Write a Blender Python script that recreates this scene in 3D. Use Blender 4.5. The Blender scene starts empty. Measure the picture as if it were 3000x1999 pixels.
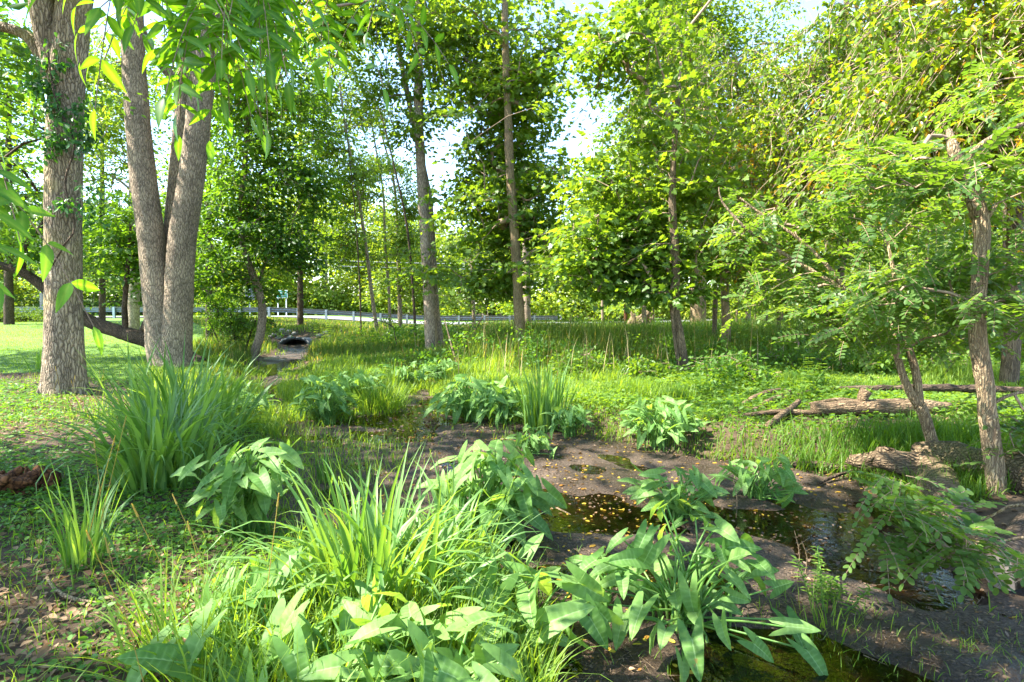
import bpy, math, time
import numpy as np
T0 = time.time()
rng = np.random.default_rng(11)
scene = bpy.context.scene
COL = scene.collection
PI = math.pi

# ------------------------------------------------------------------ camera model (used to lay the place out from measured directions)
CAM = np.array([0.0, 0.0, 1.6]); PITCH = math.radians(3.1); FD = 1307.2
FW = np.array([0, math.cos(PITCH), -math.sin(PITCH)]); UPV = np.array([0, math.sin(PITCH), math.cos(PITCH)])
SUN = np.array([-0.60, -0.08, 0.79]); SUN /= np.linalg.norm(SUN)

def ray(xd, yd):
    return FW + np.array([1.0, 0, 0]) * ((xd - 1176.5) / FD) + UPV * ((784 - yd) / FD)
def PX(xd, yd, Y):
    d = ray(xd, yd); return CAM + d * (Y / d[1])
def proj(P):
    v = np.atleast_2d(P) - CAM; zc = v @ FW; z = np.where(np.abs(zc) < 1e-3, 1e-3, zc)
    return 1176.5 + FD * v[:, 0] / z, 784 - FD * (v @ UPV) / z, zc
def G0(xd, yd):
    d = ray(xd, yd); return (CAM + d * (-1.6 / d[2]))[:2]

def smooth(a, b, x):
    t = np.clip((x - a) / (b - a), 0, 1); return t * t * (3 - 2 * t)
_wk = {}
def wav(P, f, seed, n=9):
    if seed not in _wk:
        r = np.random.default_rng(seed); k = r.normal(size=(n, 3)); k /= np.linalg.norm(k, axis=1)[:, None]
        _wk[seed] = (k * r.uniform(.6, 1.5, (n, 1)), r.uniform(0, 2 * PI, n))
    k, ph = _wk[seed]
    return np.cos(P @ (k.T * f) + ph).sum(1) / math.sqrt(n)
def wav2(x, y, f, seed):
    return wav(np.stack([x, y, 0 * x], -1), f, seed)

# ------------------------------------------------------------------ terrain
MUD_D = [(672,798),(640,815),(600,835),(585,870),(590,905),(615,945),(632,985),(600,1010),(610,1060),(650,1150),(760,1190),(900,1230),
         (1160,1270),(1225,1420),(1260,1568),(1300,2000),(2600,2000),(2900,1500),(2353,1400),(2290,1330),(2200,1230),(2050,1130),
         (1950,1095),(1800,1080),(1650,1055),(1500,1030),(1380,1000),(1250,985),(1130,965),(1040,945),(1010,905),(985,890),(950,895),
         (930,935),(850,950),(800,955),(700,955),(660,930),(645,890),(670,850),(700,812)]
MUD = np.array([G0(*p) for p in MUD_D])
def mud_sd(x, y):
    """signed distance to the outline of the wet creek bed, negative inside"""
    P = np.stack([x, y], -1); best = np.full(len(P), 1e9); ins = np.zeros(len(P), bool)
    for i in range(len(MUD)):
        a, b = MUD[i], MUD[(i + 1) % len(MUD)]; ab = b - a
        t = np.clip(((P - a) @ ab) / (ab @ ab), 0, 1); q = P - a - t[:, None] * ab
        best = np.minimum(best, (q * q).sum(1))
        c = ((a[1] > y) != (b[1] > y))
        with np.errstate(all='ignore'):
            ins ^= c & (x < (b[0] - a[0]) * (y - a[1]) / (b[1] - a[1] + 1e-12) + a[0])
    s = np.where(ins, -1, 1) * np.sqrt(best)
    return s + .10 * wav2(x, y, 3.1, 5) + .05 * wav2(x, y, 9, 6)
PUD = []
for xd, yd, rx, ry, dep in [(900,965,140,24,.075),(990,925,34,34,.07),(1340,1140,130,38,.05),(1420,1185,70,25,.045),(1950,1215,190,55,.07),(1790,1520,260,90,.075),
                            (630,842,45,38,.10),(606,895,26,26,.08),(2120,1320,150,45,.05),(1310,1195,60,16,.05),(2050,1160,60,18,.05),(1650,1330,60,30,.04)]:
    c = G0(xd, yd); a = G0(xd, yd - ry); b = G0(xd, yd + ry)
    PUD.append((c[0], c[1], rx / FD * c[1], (a[1] - b[1]) / 2, dep))
CULV = G0(688, 800)
def H(x, y):
    x = np.asarray(x, float).ravel(); y = np.asarray(y, float).ravel()
    s = mud_sd(x, y)
    z = -.03 + .21 * smooth(-.05, .95, s) + .10 * smooth(1, 6, s)
    z = z + .17 * smooth(22, 38, y) * smooth(0, 1, s)
    z = z + .62 * smooth(5, 18, -x) * smooth(11, 30, y)
    z = z + .30 * smooth(6, 20, x) * smooth(14, 40, y)
    z = z + 3.0 * smooth(70, 200, y)
    z = z + .45 * np.exp(-(((x - CULV[0]) / 2.6) ** 2 + ((y - CULV[1] - 2.6) / 1.9) ** 2))
    inside = smooth(.3, -.25, s)
    near = smooth(40, 15, y)
    z = z + inside * (.016 * wav2(x, y, 5, 7) + .014 * wav2(x, y, 13, 8))
    z = z + (1 - inside) * near * (.025 * wav2(x, y, 2.0, 9) + .015 * wav2(x, y, 6, 10))
    for cx, cy, rx, ry, dep in PUD:
        z = z - inside * dep * np.exp(-(((x - cx) / rx) ** 2 + ((y - cy) / ry) ** 2))
    return z
def h1(x, y): return float(H([x], [y])[0])
def GR(xd, yd):
    d = ray(xd, yd); z = 0.1
    for _ in range(25):
        t = (z - 1.6) / d[2]; p = CAM + d * t
        z = .5 * z + .5 * h1(p[0], p[1])
    return np.array([p[0], p[1], h1(p[0], p[1])])
def lawn_mask(x, y):
    return (x + .5 * wav2(x, y, .8, 21) < -.56 * y) & (y + .5 * wav2(x, y, 1.2, 22) > 11.8) & (y < 40)

# ------------------------------------------------------------------ mesh building
class MB:
    def __init__(s): s.v = []; s.f = []; s.r = []; s.g = []; s.n = 0
    def add(s, v, faces, rnd=.5, vein=0.0):
        v = np.asarray(v, np.float32).reshape(-1, 3)
        for f in faces: s.f.append(np.asarray(f, np.int64) + s.n)
        s.v.append(v); s.n += len(v)
        s.r.append(np.broadcast_to(np.asarray(rnd, np.float32), (len(v),)))
        s.g.append(np.broadcast_to(np.asarray(vein, np.float32), (len(v),)))
    def nfaces(s): return sum(len(f) for f in s.f)
    def join(s, o):
        for f in o.f: s.f.append(f + s.n)
        s.v += o.v; s.r += o.r; s.g += o.g; s.n += o.n
    def build(s, name, mat, parent=None, smooth_sh=True, loc=None, second=None):
        me = bpy.data.meshes.new(name)
        if s.n:
            V = np.concatenate(s.v)
            off = np.array(parent.location[:] if parent is not None else (loc if loc is not None else (0, 0, 0)), np.float32)
            V = V - off
            loops = np.concatenate([f.ravel() for f in s.f]); tot = np.concatenate([np.full(len(f), f.shape[1], np.int64) for f in s.f])
            me.vertices.add(len(V)); me.vertices.foreach_set('co', V.ravel())
            me.loops.add(len(loops)); me.loops.foreach_set('vertex_index', loops.astype(np.int32))
            me.polygons.add(len(tot)); st = np.concatenate([[0], np.cumsum(tot)[:-1]])
            me.polygons.foreach_set('loop_start', st.astype(np.int32))
            me.polygons.foreach_set('use_smooth', np.full(len(tot), smooth_sh))
            me.update(calc_edges=True)
            a = me.attributes.new('rnd', 'FLOAT', 'POINT'); a.data.foreach_set('value', np.concatenate(s.r).astype(np.float32))
            a = me.attributes.new('vein', 'FLOAT', 'POINT'); a.data.foreach_set('value', np.concatenate(s.g).astype(np.float32))
        o = bpy.data.objects.new(name, me); COL.objects.link(o)
        if mat: me.materials.append(mat)
        if second is not None:
            me.materials.append(second[1]); mi = np.zeros(len(me.polygons), np.int32); mi[second[0]:] = 1; me.polygons.foreach_set('material_index', mi)
        if parent is not None: o.parent = parent
        elif loc is not None: o.location = loc
        return o
def tag(o, label=None, cat=None, group=None, kind=None):
    if label: o['label'] = label
    if cat: o['category'] = cat
    if group: o['group'] = group
    if kind: o['kind'] = kind
    return o
def thing(name, label, cat, loc, group=None):
    o = bpy.data.objects.new(name, None); o.location = [float(c) for c in loc]; o.empty_display_size = .2
    COL.objects.link(o); return tag(o, label, cat, group)
def nrm(a): return a / (np.linalg.norm(a, axis=-1, keepdims=True) + 1e-9)

def leaves(mb, c, d, n, size, tm, rnd):
    """many copies of one leaf shape written into one mesh"""
    T, F, vein = tm; N = len(c); k = len(T)
    d = nrm(d); n = nrm(n - (n * d).sum(1, keepdims=True) * d); b = np.cross(n, d)
    size = np.broadcast_to(size, (N,))[:, None, None]
    V = c[:, None] + size * (T[None, :, 0:1] * d[:, None] + T[None, :, 1:2] * b[:, None] + T[None, :, 2:3] * n[:, None])
    o = (np.arange(N) * k)[:, None, None]
    mb.add(V, [(np.asarray(f)[None] + o).reshape(-1, np.asarray(f).shape[1]) for f in F], np.repeat(rnd, k), np.tile(vein, N))
def half_leaf(L, fold=.25, droop=.1):
    m = len(L); V = [(0, 0, 0), (1, 0, -droop)]
    for s in (1, -1):
        for x, y in L: V.append((x, s * y, fold * y - droop * x * x))
    f1 = [[0] + [2 + m - 0 - 1 - i for i in range(m)][::-1] + [1]]; f1 = [[0] + list(range(2, 2 + m)) + [1]][0][::-1]
    f2 = [0] + list(range(2 + m, 2 + 2 * m)) + [1]
    return np.array(V, float), [np.array([f1]), np.array([f2])], np.zeros(len(V))
DIAM = half_leaf([(.45, .28)])
OVAL = half_leaf([(.08, .14), (.3, .26), (.65, .27), (.92, .15)], .15, .05)
LANCE = half_leaf([(.12, .08), (.35, .15), (.6, .13), (.85, .05)], .3, .18)
OVATE = half_leaf([(.08, .18), (.3, .3), (.65, .2)], .25, .12)
def maple_leaf():
    L = [(.02, .12), (-.02, .30), (.22, .52), (.30, .30), (.50, .33), (.72, .44), (.66, .20), (.80, .16)]
    V = [(.3, 0, .03), (0, 0, 0)] + [(x, y, .14 * y - .08 * x) for x, y in L] + [(1.05, 0, -.12)] + [(x, -y, .14 * y - .08 * x) for x, y in L[::-1]]
    n = len(V); F = [[0, i, i + 1] for i in range(1, n - 1)] + [[0, n - 1, 1]]
    return np.array(V, float), [np.array(F)[:, ::-1]], np.zeros(n)
MAPLE = maple_leaf()
def long_leaflet():
    xs = np.linspace(0, 1, 7); w = .17 * np.sin(PI * xs ** .8) ** .8 * (1 - .35 * xs); V = []; vein = []
    for x, a in zip(xs, w):
        for t in (-1, 0, 1): V.append((x, a * t, .22 * a * abs(t) - .22 * x * x)); vein.append(1.0 if t == 0 else 0.0)
    F = [[3*i+j, 3*i+j+1, 3*i+j+4, 3*i+j+3] for i in range(6) for j in (0, 1)]
    return np.array(V, float), [np.array(F)[:, ::-1]], np.array(vein)
LONGL = long_leaflet()
def arrow_leaf():
    """arrowhead blade: tapering front, two back-swept basal lobes, midrib crease, waved edge"""
    ts = np.array([-1, -.72, -.42, -.1, 0, .1, .42, .72, 1]); V = []; vein = []; F = []
    xs = np.linspace(0, 1, 15)
    for ix, x in enumerate(xs):
        w = .30 * (1 - x) ** .85 * (1 + .55 * x) + .004
        for t in ts:
            V.append((x + .10 * abs(t) * (1 - x) * x, w * t, .30 * w * abs(t) ** .8 + .022 * math.sin(11 * x + 3 * t) * abs(t) - .26 * x * x + (.004 if ix % 2 else -.004))); vein.append(1.0 if t == 0 else (.62 if ix % 2 and abs(t) < .9 else 0.0))
    m = len(ts)
    F += [[m*i+j, m*i+j+1, m*(i+1)+j+1, m*(i+1)+j] for i in range(14) for j in range(m - 1)]
    for s in (1, -1):
        b = len(V)
        us = np.linspace(0, 1, 5)
        for u in us:
            for q in range(4):
                t = q / 3
                y0 = .02 + .16 * u; y1 = .304 - .03 * u * u - .02 * u
                if u == 1: y0 = y1 = .235
                y = y0 + (y1 - y0) * t
                V.append((-.55 * u, s * y * (1 + .25 * u), .22 * abs(y) - .06 * u * u)); vein.append(.0)
        for i in range(4):
            for q in range(3):
                f = [b+4*i+q, b+4*i+q+1, b+4*(i+1)+q+1, b+4*(i+1)+q]
                F.append(f[::-1] if s == 1 else f)
    return np.array(V, float), [np.array(F)[:, ::-1]], np.array(vein)
ARROW = arrow_leaf()

def blades(mb, base, az, length, width, lean, curl, segs, rnd, power=1.5, fold=0.0, kink=None):
    N = len(base); ss = np.linspace(0, 1, segs + 1); width = np.broadcast_to(np.asarray(width, float), (N,))
    d = np.stack([np.cos(az), np.sin(az), 0 * az], -1); side0 = np.stack([-np.sin(az), np.cos(az), 0 * az], -1)
    tw = rng.normal(0, .5, N); side = side0 * np.cos(tw)[:, None] + d * np.sin(tw)[:, None]
    pos = base.copy(); rings = []
    for i, s in enumerate(ss):
        th = lean + curl * s ** power
        if kink is not None: th = th + kink[1] * (s > kink[0])
        w = width * (1 - s ** 2.2) * (.65 + .35 * min(1, s * 4))
        if i == segs: rings.append(pos[:, None]); break
        up = d * np.cos(th)[:, None] * -1 + np.array([0, 0, 1]) * np.sin(th)[:, None]
        if fold: rings.append(np.stack([pos - side * w[:, None] + up * (w * fold)[:, None], pos, pos + side * w[:, None] + up * (w * fold)[:, None]], 1))
        else: rings.append(np.stack([pos - side * w[:, None], pos + side * w[:, None]], 1))
        stp = length / segs
        pos = pos + d * (np.sin(th) * stp)[:, None] + np.array([0, 0, 1]) * (np.cos(th) * stp)[:, None]
    V = np.concatenate(rings, 1); k = V.shape[1]; w = 3 if fold else 2
    Q = [[w*i+j, w*i+j+1, w*(i+1)+j+1, w*(i+1)+j] for i in range(segs - 1) for j in range(w - 1)]
    Tt = [[w*(segs-1)+j, w*(segs-1)+j+1, w*segs] for j in range(w - 1)]
    o = (np.arange(N) * k)[:, None, None]
    mb.add(V, [(np.array(Q)[None] + o).reshape(-1, 4), (np.array(Tt)[None] + o).reshape(-1, 3)], np.repeat(rnd, k), np.tile(np.linspace(0, 1, k), N))

def prisms(mb, P0, P1, r0, r1, k=4, rnd=.5):
    """tapered rods from P0 to P1"""
    P0 = np.atleast_2d(P0); P1 = np.atleast_2d(P1); N = len(P0)
    d = nrm(P1 - P0); a = np.where(np.abs(d[:, 2:3]) > .9, np.array([[1., 0, 0]]), np.array([[0, 0, 1.]]))
    u = nrm(np.cross(d, a)); w = np.cross(d, u); an = np.arange(k) * 2 * PI / k
    circ = np.cos(an)[None, :, None] * u[:, None] + np.sin(an)[None, :, None] * w[:, None]
    r0 = np.broadcast_to(r0, (N,)); r1 = np.broadcast_to(r1, (N,))
    V = np.concatenate([P0[:, None] + circ * r0[:, None, None], P1[:, None] + circ * r1[:, None, None]], 1)
    Q = np.array([[i, (i + 1) % k, k + (i + 1) % k, k + i] for i in range(k)]); o = (np.arange(N) * 2 * k)[:, None, None]
    mb.add(V, [(Q[None] + o).reshape(-1, 4)], np.broadcast_to(rnd, (N * 2 * k,)) if np.ndim(rnd) == 0 else np.repeat(rnd, 2 * k))
def resample(pts, rad, step):
    pts = np.asarray(pts, float); rad = np.asarray(rad, float)
    P = np.vstack([2 * pts[0] - pts[1], pts, 2 * pts[-1] - pts[-2]]); out = []; ro = []
    for i in range(1, len(P) - 2):
        L = np.linalg.norm(P[i + 1] - P[i]); n = max(2, int(L / step)); t = np.linspace(0, 1, n, endpoint=False)[:, None]
        p0, p1, p2, p3 = P[i - 1], P[i], P[i + 1], P[i + 2]
        out.append(.5 * ((2 * p1) + (-p0 + p2) * t + (2 * p0 - 5 * p1 + 4 * p2 - p3) * t ** 2 + (-p0 + 3 * p1 - 3 * p2 + p3) * t ** 3))
        ro.append(rad[i - 1] + (rad[i] - rad[i - 1]) * t[:, 0])
    out.append(pts[-1:]); ro.append(rad[-1:]); return np.vstack(out), np.concatenate(ro)
def tube(mb, pts, rad, k=8, step=.1, lump=.05, seed=3, flare=0., cap=True, oval=1.0):
    P, R = resample(pts, rad, step); n = len(P)
    d = nrm(np.gradient(P, axis=0)); a = np.array([1., 0, 0]) if abs(d[0][0]) < .8 else np.array([0, 1., 0])
    u = nrm(np.cross(d, np.broadcast_to(a, d.shape))); w = np.cross(d, u); an = np.arange(k) * 2 * PI / k
    V = P[:, None] + R[:, None, None] * (np.cos(an)[None, :, None] * u[:, None] + oval * np.sin(an)[None, :, None] * w[:, None])
    q = V.reshape(-1, 3); ctr = np.repeat(P, k, 0); Rr = np.repeat(R, k)
    f = 1 + lump * wav(q, 1.1 / max(.03, R.max()), seed) + lump * .5 * wav(q, 3.5 / max(.03, R.max()), seed + 1)
    if flare:
        hgt = np.repeat(np.arange(n) / max(n - 1, 1), k) * np.linalg.norm(np.diff(P, axis=0), axis=1).sum()
        A = np.tile(an, n)
        f = f + flare * np.exp(-hgt / (2.2 * R[0])) * (1 + .6 * np.cos(A * 4 + seed) + .3 * np.cos(A * 7 + 2 * seed)) 
    V = ctr + (q - ctr) * f[:, None]
    i = np.arange(n - 1)[:, None]; j = np.arange(k)[None]
    Q = np.stack([i * k + j, i * k + (j + 1) % k, (i + 1) * k + (j + 1) % k, (i + 1) * k + j], -1).reshape(-1, 4)
    fs = [Q]
    if cap: fs += [np.array([[(n - 1) * k + j for j in range(k)]]), np.array([[j for j in range(k)][::-1]])]
    mb.add(V, fs, .5)

# ------------------------------------------------------------------ materials
def newmat(name):
    m = bpy.data.materials.new(name); m.use_nodes = True; nt = m.node_tree; nt.nodes.clear()
    out = nt.nodes.new('ShaderNodeOutputMaterial'); return m, nt, out
def N(nt, t, **k):
    n = nt.nodes.new(t)
    for a, v in k.items():
        if a.startswith('i_'):
            key = a[2:]; key = int(key) if key.isdigit() else key.replace('_', ' ')
            n.inputs[key].default_value = v
        else: setattr(n, a, v)
    return n
def ramp(nt, stops, fac, interp='LINEAR'):
    r = nt.nodes.new('ShaderNodeValToRGB'); r.color_ramp.interpolation = interp
    e = r.color_ramp.elements
    while len(e) < len(stops): e.new(.5)
    for x, (p, c) in zip(e, stops): x.position = p; x.color = (*c, 1)
    nt.links.new(fac, r.inputs['Fac']); return r
def leaf_mat(name, dark, light, tr=.42, rough=.42, spec=.35, yellow=None, tcol=None, veincol=None, spots=0):
    m, nt, out = newmat(name); L = nt.links.new
    at = N(nt, 'ShaderNodeAttribute', attribute_name='rnd')
    st = [(0, dark), (.85, light)]
    if yellow: st = [(0, dark), (.9, light), (.955, light), (.965, yellow)]
    c = ramp(nt, st, at.outputs['Fac'])
    col = c.outputs['Color']
    if veincol:
        va = N(nt, 'ShaderNodeAttribute', attribute_name='vein')
        pw = N(nt, 'ShaderNodeMath', operation='POWER', i_1=2.5); L(va.outputs['Fac'], pw.inputs[0])
        mx = N(nt, 'ShaderNodeMix', data_type='RGBA'); L(pw.outputs[0], mx.inputs[0]); L(col, mx.inputs[6]); mx.inputs[7].default_value = (*veincol, 1)
        col = mx.outputs[2]
    if spots:
        tc = N(nt, 'ShaderNodeTexCoord'); n1 = N(nt, 'ShaderNodeTexNoise', i_Scale=28.0, i_Detail=4.0); L(tc.outputs['Object'], n1.inputs['Vector'])
        r1 = ramp(nt, [(.3, (.72, .76, .7)), (.7, (1.18, 1.15, 1.1))], n1.outputs['Fac']); m1 = N(nt, 'ShaderNodeMix', data_type='RGBA', blend_type='MULTIPLY'); m1.inputs[0].default_value = 1
        L(col, m1.inputs[6]); L(r1.outputs[0], m1.inputs[7]); col = m1.outputs[2]
        n2 = N(nt, 'ShaderNodeTexNoise', i_Scale=17.0, i_Detail=5.0, i_Roughness=.7); L(tc.outputs['Object'], n2.inputs['Vector'])
        r2 = ramp(nt, [(.69, (0, 0, 0)), (.73, (1, 1, 1))], n2.outputs['Fac']); m2 = N(nt, 'ShaderNodeMix', data_type='RGBA'); L(r2.outputs[0], m2.inputs[0]); L(col, m2.inputs[6]); m2.inputs[7].default_value = (.30, .22, .06, 1); col = m2.outputs[2]
    p = N(nt, 'ShaderNodeBsdfPrincipled'); p.inputs['Roughness'].default_value = rough; p.inputs['Specular IOR Level'].default_value = spec
    L(col, p.inputs['Base Color'])
    t = N(nt, 'ShaderNodeBsdfTranslucent')
    tm = N(nt, 'ShaderNodeMix', data_type='RGBA', blend_type='MULTIPLY'); tm.inputs[0].default_value = 1
    L(col, tm.inputs[6]); tm.inputs[7].default_value = (*(tcol or (2.7, 2.25, .5)), 1); L(tm.outputs[2], t.inputs['Color'])
    x = N(nt, 'ShaderNodeMixShader'); x.inputs[0].default_value = min(.55, tr + .06)
    L(p.outputs[0], x.inputs[1]); L(t.outputs[0], x.inputs[2]); L(x.outputs[0], out.inputs['Surface'])
    return m
def bark_mat(name, ridge, furrow, scale=26, stretch=.16, bump=.9, moss=None, rough=.9, axis=2):
    m, nt, out = newmat(name); L = nt.links.new
    tc = N(nt, 'ShaderNodeTexCoord'); mp = N(nt, 'ShaderNodeMapping'); mp.inputs['Scale'].default_value = tuple(stretch if a == axis else 1 for a in range(3))
    L(tc.outputs['Object'], mp.inputs['Vector'])
    ns = N(nt, 'ShaderNodeTexNoise', i_Scale=9.0, i_Detail=4.0); L(tc.outputs['Object'], ns.inputs['Vector'])
    ad = N(nt, 'ShaderNodeVectorMath', operation='MULTIPLY_ADD'); L(ns.outputs['Color'], ad.inputs[0]); ad.inputs[1].default_value = (.07, .07, .02); L(mp.outputs[0], ad.inputs[2])
    vo = N(nt, 'ShaderNodeTexVoronoi', feature='DISTANCE_TO_EDGE', i_Scale=scale); L(ad.outputs[0], vo.inputs['Vector'])
    n2 = N(nt, 'ShaderNodeTexNoise', i_Scale=60.0, i_Detail=5.0); L(mp.outputs[0], n2.inputs['Vector'])
    n3 = N(nt, 'ShaderNodeTexNoise', i_Scale=2.2, i_Detail=3.0); L(tc.outputs['Object'], n3.inputs['Vector'])
    ma = N(nt, 'ShaderNodeMath', operation='MULTIPLY', i_1=3.2, use_clamp=True); L(vo.outputs['Distance'], ma.inputs[0])
    mb_ = N(nt, 'ShaderNodeMath', operation='MULTIPLY_ADD', i_1=.5); L(n2.outputs['Fac'], mb_.inputs[0]); L(ma.outputs[0], mb_.inputs[2])
    c = ramp(nt, [(.22, furrow), (.62, tuple(.72 * r for r in ridge)), (1., ridge)], mb_.outputs[0])
    r2 = ramp(nt, [(.35, (.72, .7, .68)), (.65, (1.15, 1.12, 1.05))], n3.outputs['Fac'])
    mx = N(nt, 'ShaderNodeMix', data_type='RGBA', blend_type='MULTIPLY'); mx.inputs[0].default_value = 1
    L(c.outputs[0], mx.inputs[6]); L(r2.outputs[0], mx.inputs[7]); col = mx.outputs[2]
    if moss:
        n4 = N(nt, 'ShaderNodeTexNoise', i_Scale=1.3, i_Detail=6.0); L(tc.outputs['Object'], n4.inputs['Vector'])
        r4 = ramp(nt, [(.52, (0, 0, 0)), (.68, (.7, .7, .7))], n4.outputs['Fac'])
        m2 = N(nt, 'ShaderNodeMix', data_type='RGBA'); L(r4.outputs[0], m2.inputs[0]); L(col, m2.inputs[6]); m2.inputs[7].default_value = (*moss, 1); col = m2.outputs[2]
    p = N(nt, 'ShaderNodeBsdfPrincipled', i_Roughness=rough); p.inputs['Specular IOR Level'].default_value = .2; L(col, p.inputs['Base Color'])
    bp = N(nt, 'ShaderNodeBump', i_Strength=bump, i_Distance=.02); L(mb_.outputs[0], bp.inputs['Height']); L(bp.outputs[0], p.inputs['Normal'])
    L(p.outputs[0], out.inputs['Surface']); return m
def plain_mat(name, col, rough=.6, metal=0., noise=.25, scale=12., bump=0.):
    m, nt, out = newmat(name); L = nt.links.new
    tc = N(nt, 'ShaderNodeTexCoord'); ns = N(nt, 'ShaderNodeTexNoise', i_Scale=scale, i_Detail=6.0); L(tc.outputs['Object'], ns.inputs['Vector'])
    c = ramp(nt, [(.3, tuple(x * (1 - noise) for x in col)), (.7, tuple(x * (1 + noise) for x in col))], ns.outputs['Fac'])
    p = N(nt, 'ShaderNodeBsdfPrincipled', i_Roughness=rough, i_Metallic=metal); L(c.outputs[0], p.inputs['Base Color'])
    if bump:
        bp = N(nt, 'ShaderNodeBump', i_Strength=bump, i_Distance=.03); L(ns.outputs['Fac'], bp.inputs['Height']); L(bp.outputs[0], p.inputs['Normal'])
    L(p.outputs[0], out.inputs['Surface']); return m
def ground_mat(name, stops, s1, s2, rough=.9, bump=.4, rrough=None, spec=.3, dist=.03):
    m, nt, out = newmat(name); L = nt.links.new
    tc = N(nt, 'ShaderNodeTexCoord')
    a = N(nt, 'ShaderNodeTexNoise', i_Scale=s1, i_Detail=8.0, i_Roughness=.65); L(tc.outputs['Object'], a.inputs['Vector'])
    b = N(nt, 'ShaderNodeTexNoise', i_Scale=s2, i_Detail=5.0); L(tc.outputs['Object'], b.inputs['Vector'])
    mx = N(nt, 'ShaderNodeMath', operation='MULTIPLY_ADD', i_1=.6); L(a.outputs['Fac'], mx.inputs[0])
    b2 = N(nt, 'ShaderNodeMath', operation='MULTIPLY', i_1=.4); L(b.outputs['Fac'], b2.inputs[0]); L(b2.outputs[0], mx.inputs[2])
    c = ramp(nt, stops, mx.outputs[0])
    p = N(nt, 'ShaderNodeBsdfPrincipled', i_Roughness=rough); p.inputs['Specular IOR Level'].default_value = spec; L(c.outputs[0], p.inputs['Base Color'])
    if rrough:
        r = ramp(nt, [(.4, (rrough[0],) * 3), (.6, (rrough[1],) * 3)], b.outputs['Fac']); L(r.outputs[0], p.inputs['Roughness'])
    bp = N(nt, 'ShaderNodeBump', i_Strength=bump, i_Distance=dist); L(a.outputs['Fac'], bp.inputs['Height']); L(bp.outputs[0], p.inputs['Normal'])
    L(p.outputs[0], out.inputs['Surface']); return m

M = {}
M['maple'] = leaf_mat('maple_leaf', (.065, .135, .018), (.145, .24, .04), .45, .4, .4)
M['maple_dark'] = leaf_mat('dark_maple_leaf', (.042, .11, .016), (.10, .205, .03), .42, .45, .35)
M['ash'] = leaf_mat('ash_leaf', (.055, .165, .016), (.085, .225, .022), .5, .35, .4, tcol=(2.3, 1.9, .35), veincol=(.16, .30, .05))
M['locust'] = leaf_mat('locust_leaf', (.05, .12, .024), (.125, .215, .05), .45, .45, .35, yellow=(.45, .30, .02))
M['vine'] = leaf_mat('vine_leaf', (.075, .15, .013), (.18, .27, .03), .45, .35, .45, yellow=(.40, .24, .02))
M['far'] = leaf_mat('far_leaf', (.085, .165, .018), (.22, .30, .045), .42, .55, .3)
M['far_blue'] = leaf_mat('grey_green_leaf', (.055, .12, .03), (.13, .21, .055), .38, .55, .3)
M['creeper'] = leaf_mat('creeper_leaf', (.02, .085, .016), (.06, .17, .035), .35, .4, .4)
M['juniper'] = leaf_mat('juniper_leaf', (.05, .11, .025), (.13, .2, .04), .2, .6, .3)
M['arum'] = leaf_mat('arum_leaf', (.10, .22, .045), (.20, .34, .095), .38, .5, .22, tcol=(2.0, 1.7, .5), veincol=(.30, .46, .19), spots=1)
M['stalk'] = leaf_mat('stalk', (.10, .24, .04), (.17, .30, .07), .2, .4, .4)
M['iris'] = leaf_mat('iris_blade', (.06, .15, .030), (.17, .30, .08), .34, .45, .4)
M['grass'] = leaf_mat('grass_blade', (.075, .165, .018), (.185, .285, .05), .42, .5, .3)
M['tallgrass'] = leaf_mat('tall_grass_blade', (.045, .105, .018), (.14, .21, .045), .4, .5, .3, yellow=(.42, .31, .13))
M['weed'] = leaf_mat('weed_leaf', (.07, .155, .02), (.17, .275, .05), .42, .5, .3)
M['cover'] = leaf_mat('cover_leaf', (.045, .13, .016), (.12, .25, .035), .38, .5, .3)
M['litter'] = leaf_mat('brown_leaf', (.11, .06, .028), (.36, .235, .13), .2, .7, .2, tcol=(1.3, 1., .7))
M['scrap'] = leaf_mat('rotting_leaf', (.04, .025, .014), (.24, .15, .08), .1, .5, .4)
M['straw'] = leaf_mat('straw', (.26, .19, .09), (.45, .36, .19), .25, .6, .2, tcol=(1.3, 1., .6))
M['yellowleaf'] = leaf_mat('yellow_leaf', (.30, .13, .02), (.62, .46, .05), .3, .5, .3, tcol=(1.2, 1., .6))
M['seed'] = leaf_mat('seed_head', (.22, .2, .04), (.36, .3, .09), .3, .6, .2)
M['bark_ash'] = bark_mat('furrowed_bark', (.44, .345, .24), (.10, .075, .05), 26, .17, 1., moss=(.30, .25, .07))
M['bark_grey'] = bark_mat('grey_bark', (.42, .33, .24), (.12, .09, .065), 30, .2, .7)
M['bark_brown'] = bark_mat('brown_bark', (.25, .185, .12), (.085, .06, .04), 46, .07, .8)
M['bark_dark'] = bark_mat('dark_bark', (.14, .10, .07), (.04, .03, .02), 30, .25, .7)
M['bark_tan'] = bark_mat('tan_bark', (.40, .30, .18), (.17, .115, .07), 50, .07, .8)
M['bark_pale'] = bark_mat('pale_bark', (.46, .37, .29), (.2, .15, .11), 22, .3, .5)
M['twig'] = plain_mat('twig_bark', (.28, .19, .12), .8, 0, .35, 5)
M['log'] = bark_mat('log_wood', (.25, .18, .11), (.09, .062, .038), 34, .10, 1., moss=(.09, .11, .03), axis=0)
M['log_dark'] = bark_mat('dark_log_wood', (.14, .10, .07), (.04, .03, .02), 34, .12, .8, axis=0)
M['deadwood'] = bark_mat('dead_wood', (.27, .19, .115), (.10, .065, .04), 36, .10, .9, axis=0)
M['rotten'] = bark_mat('rotten_wood', (.20, .085, .035), (.05, .02, .01), 22, .4, 1.)
M['endgrain'] = plain_mat('cut_wood', (.15, .125, .11), .8, 0, .3, 20)
M['galv'] = plain_mat('galvanised_steel', (.27, .30, .32), .5, .6, .2, 6)
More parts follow.
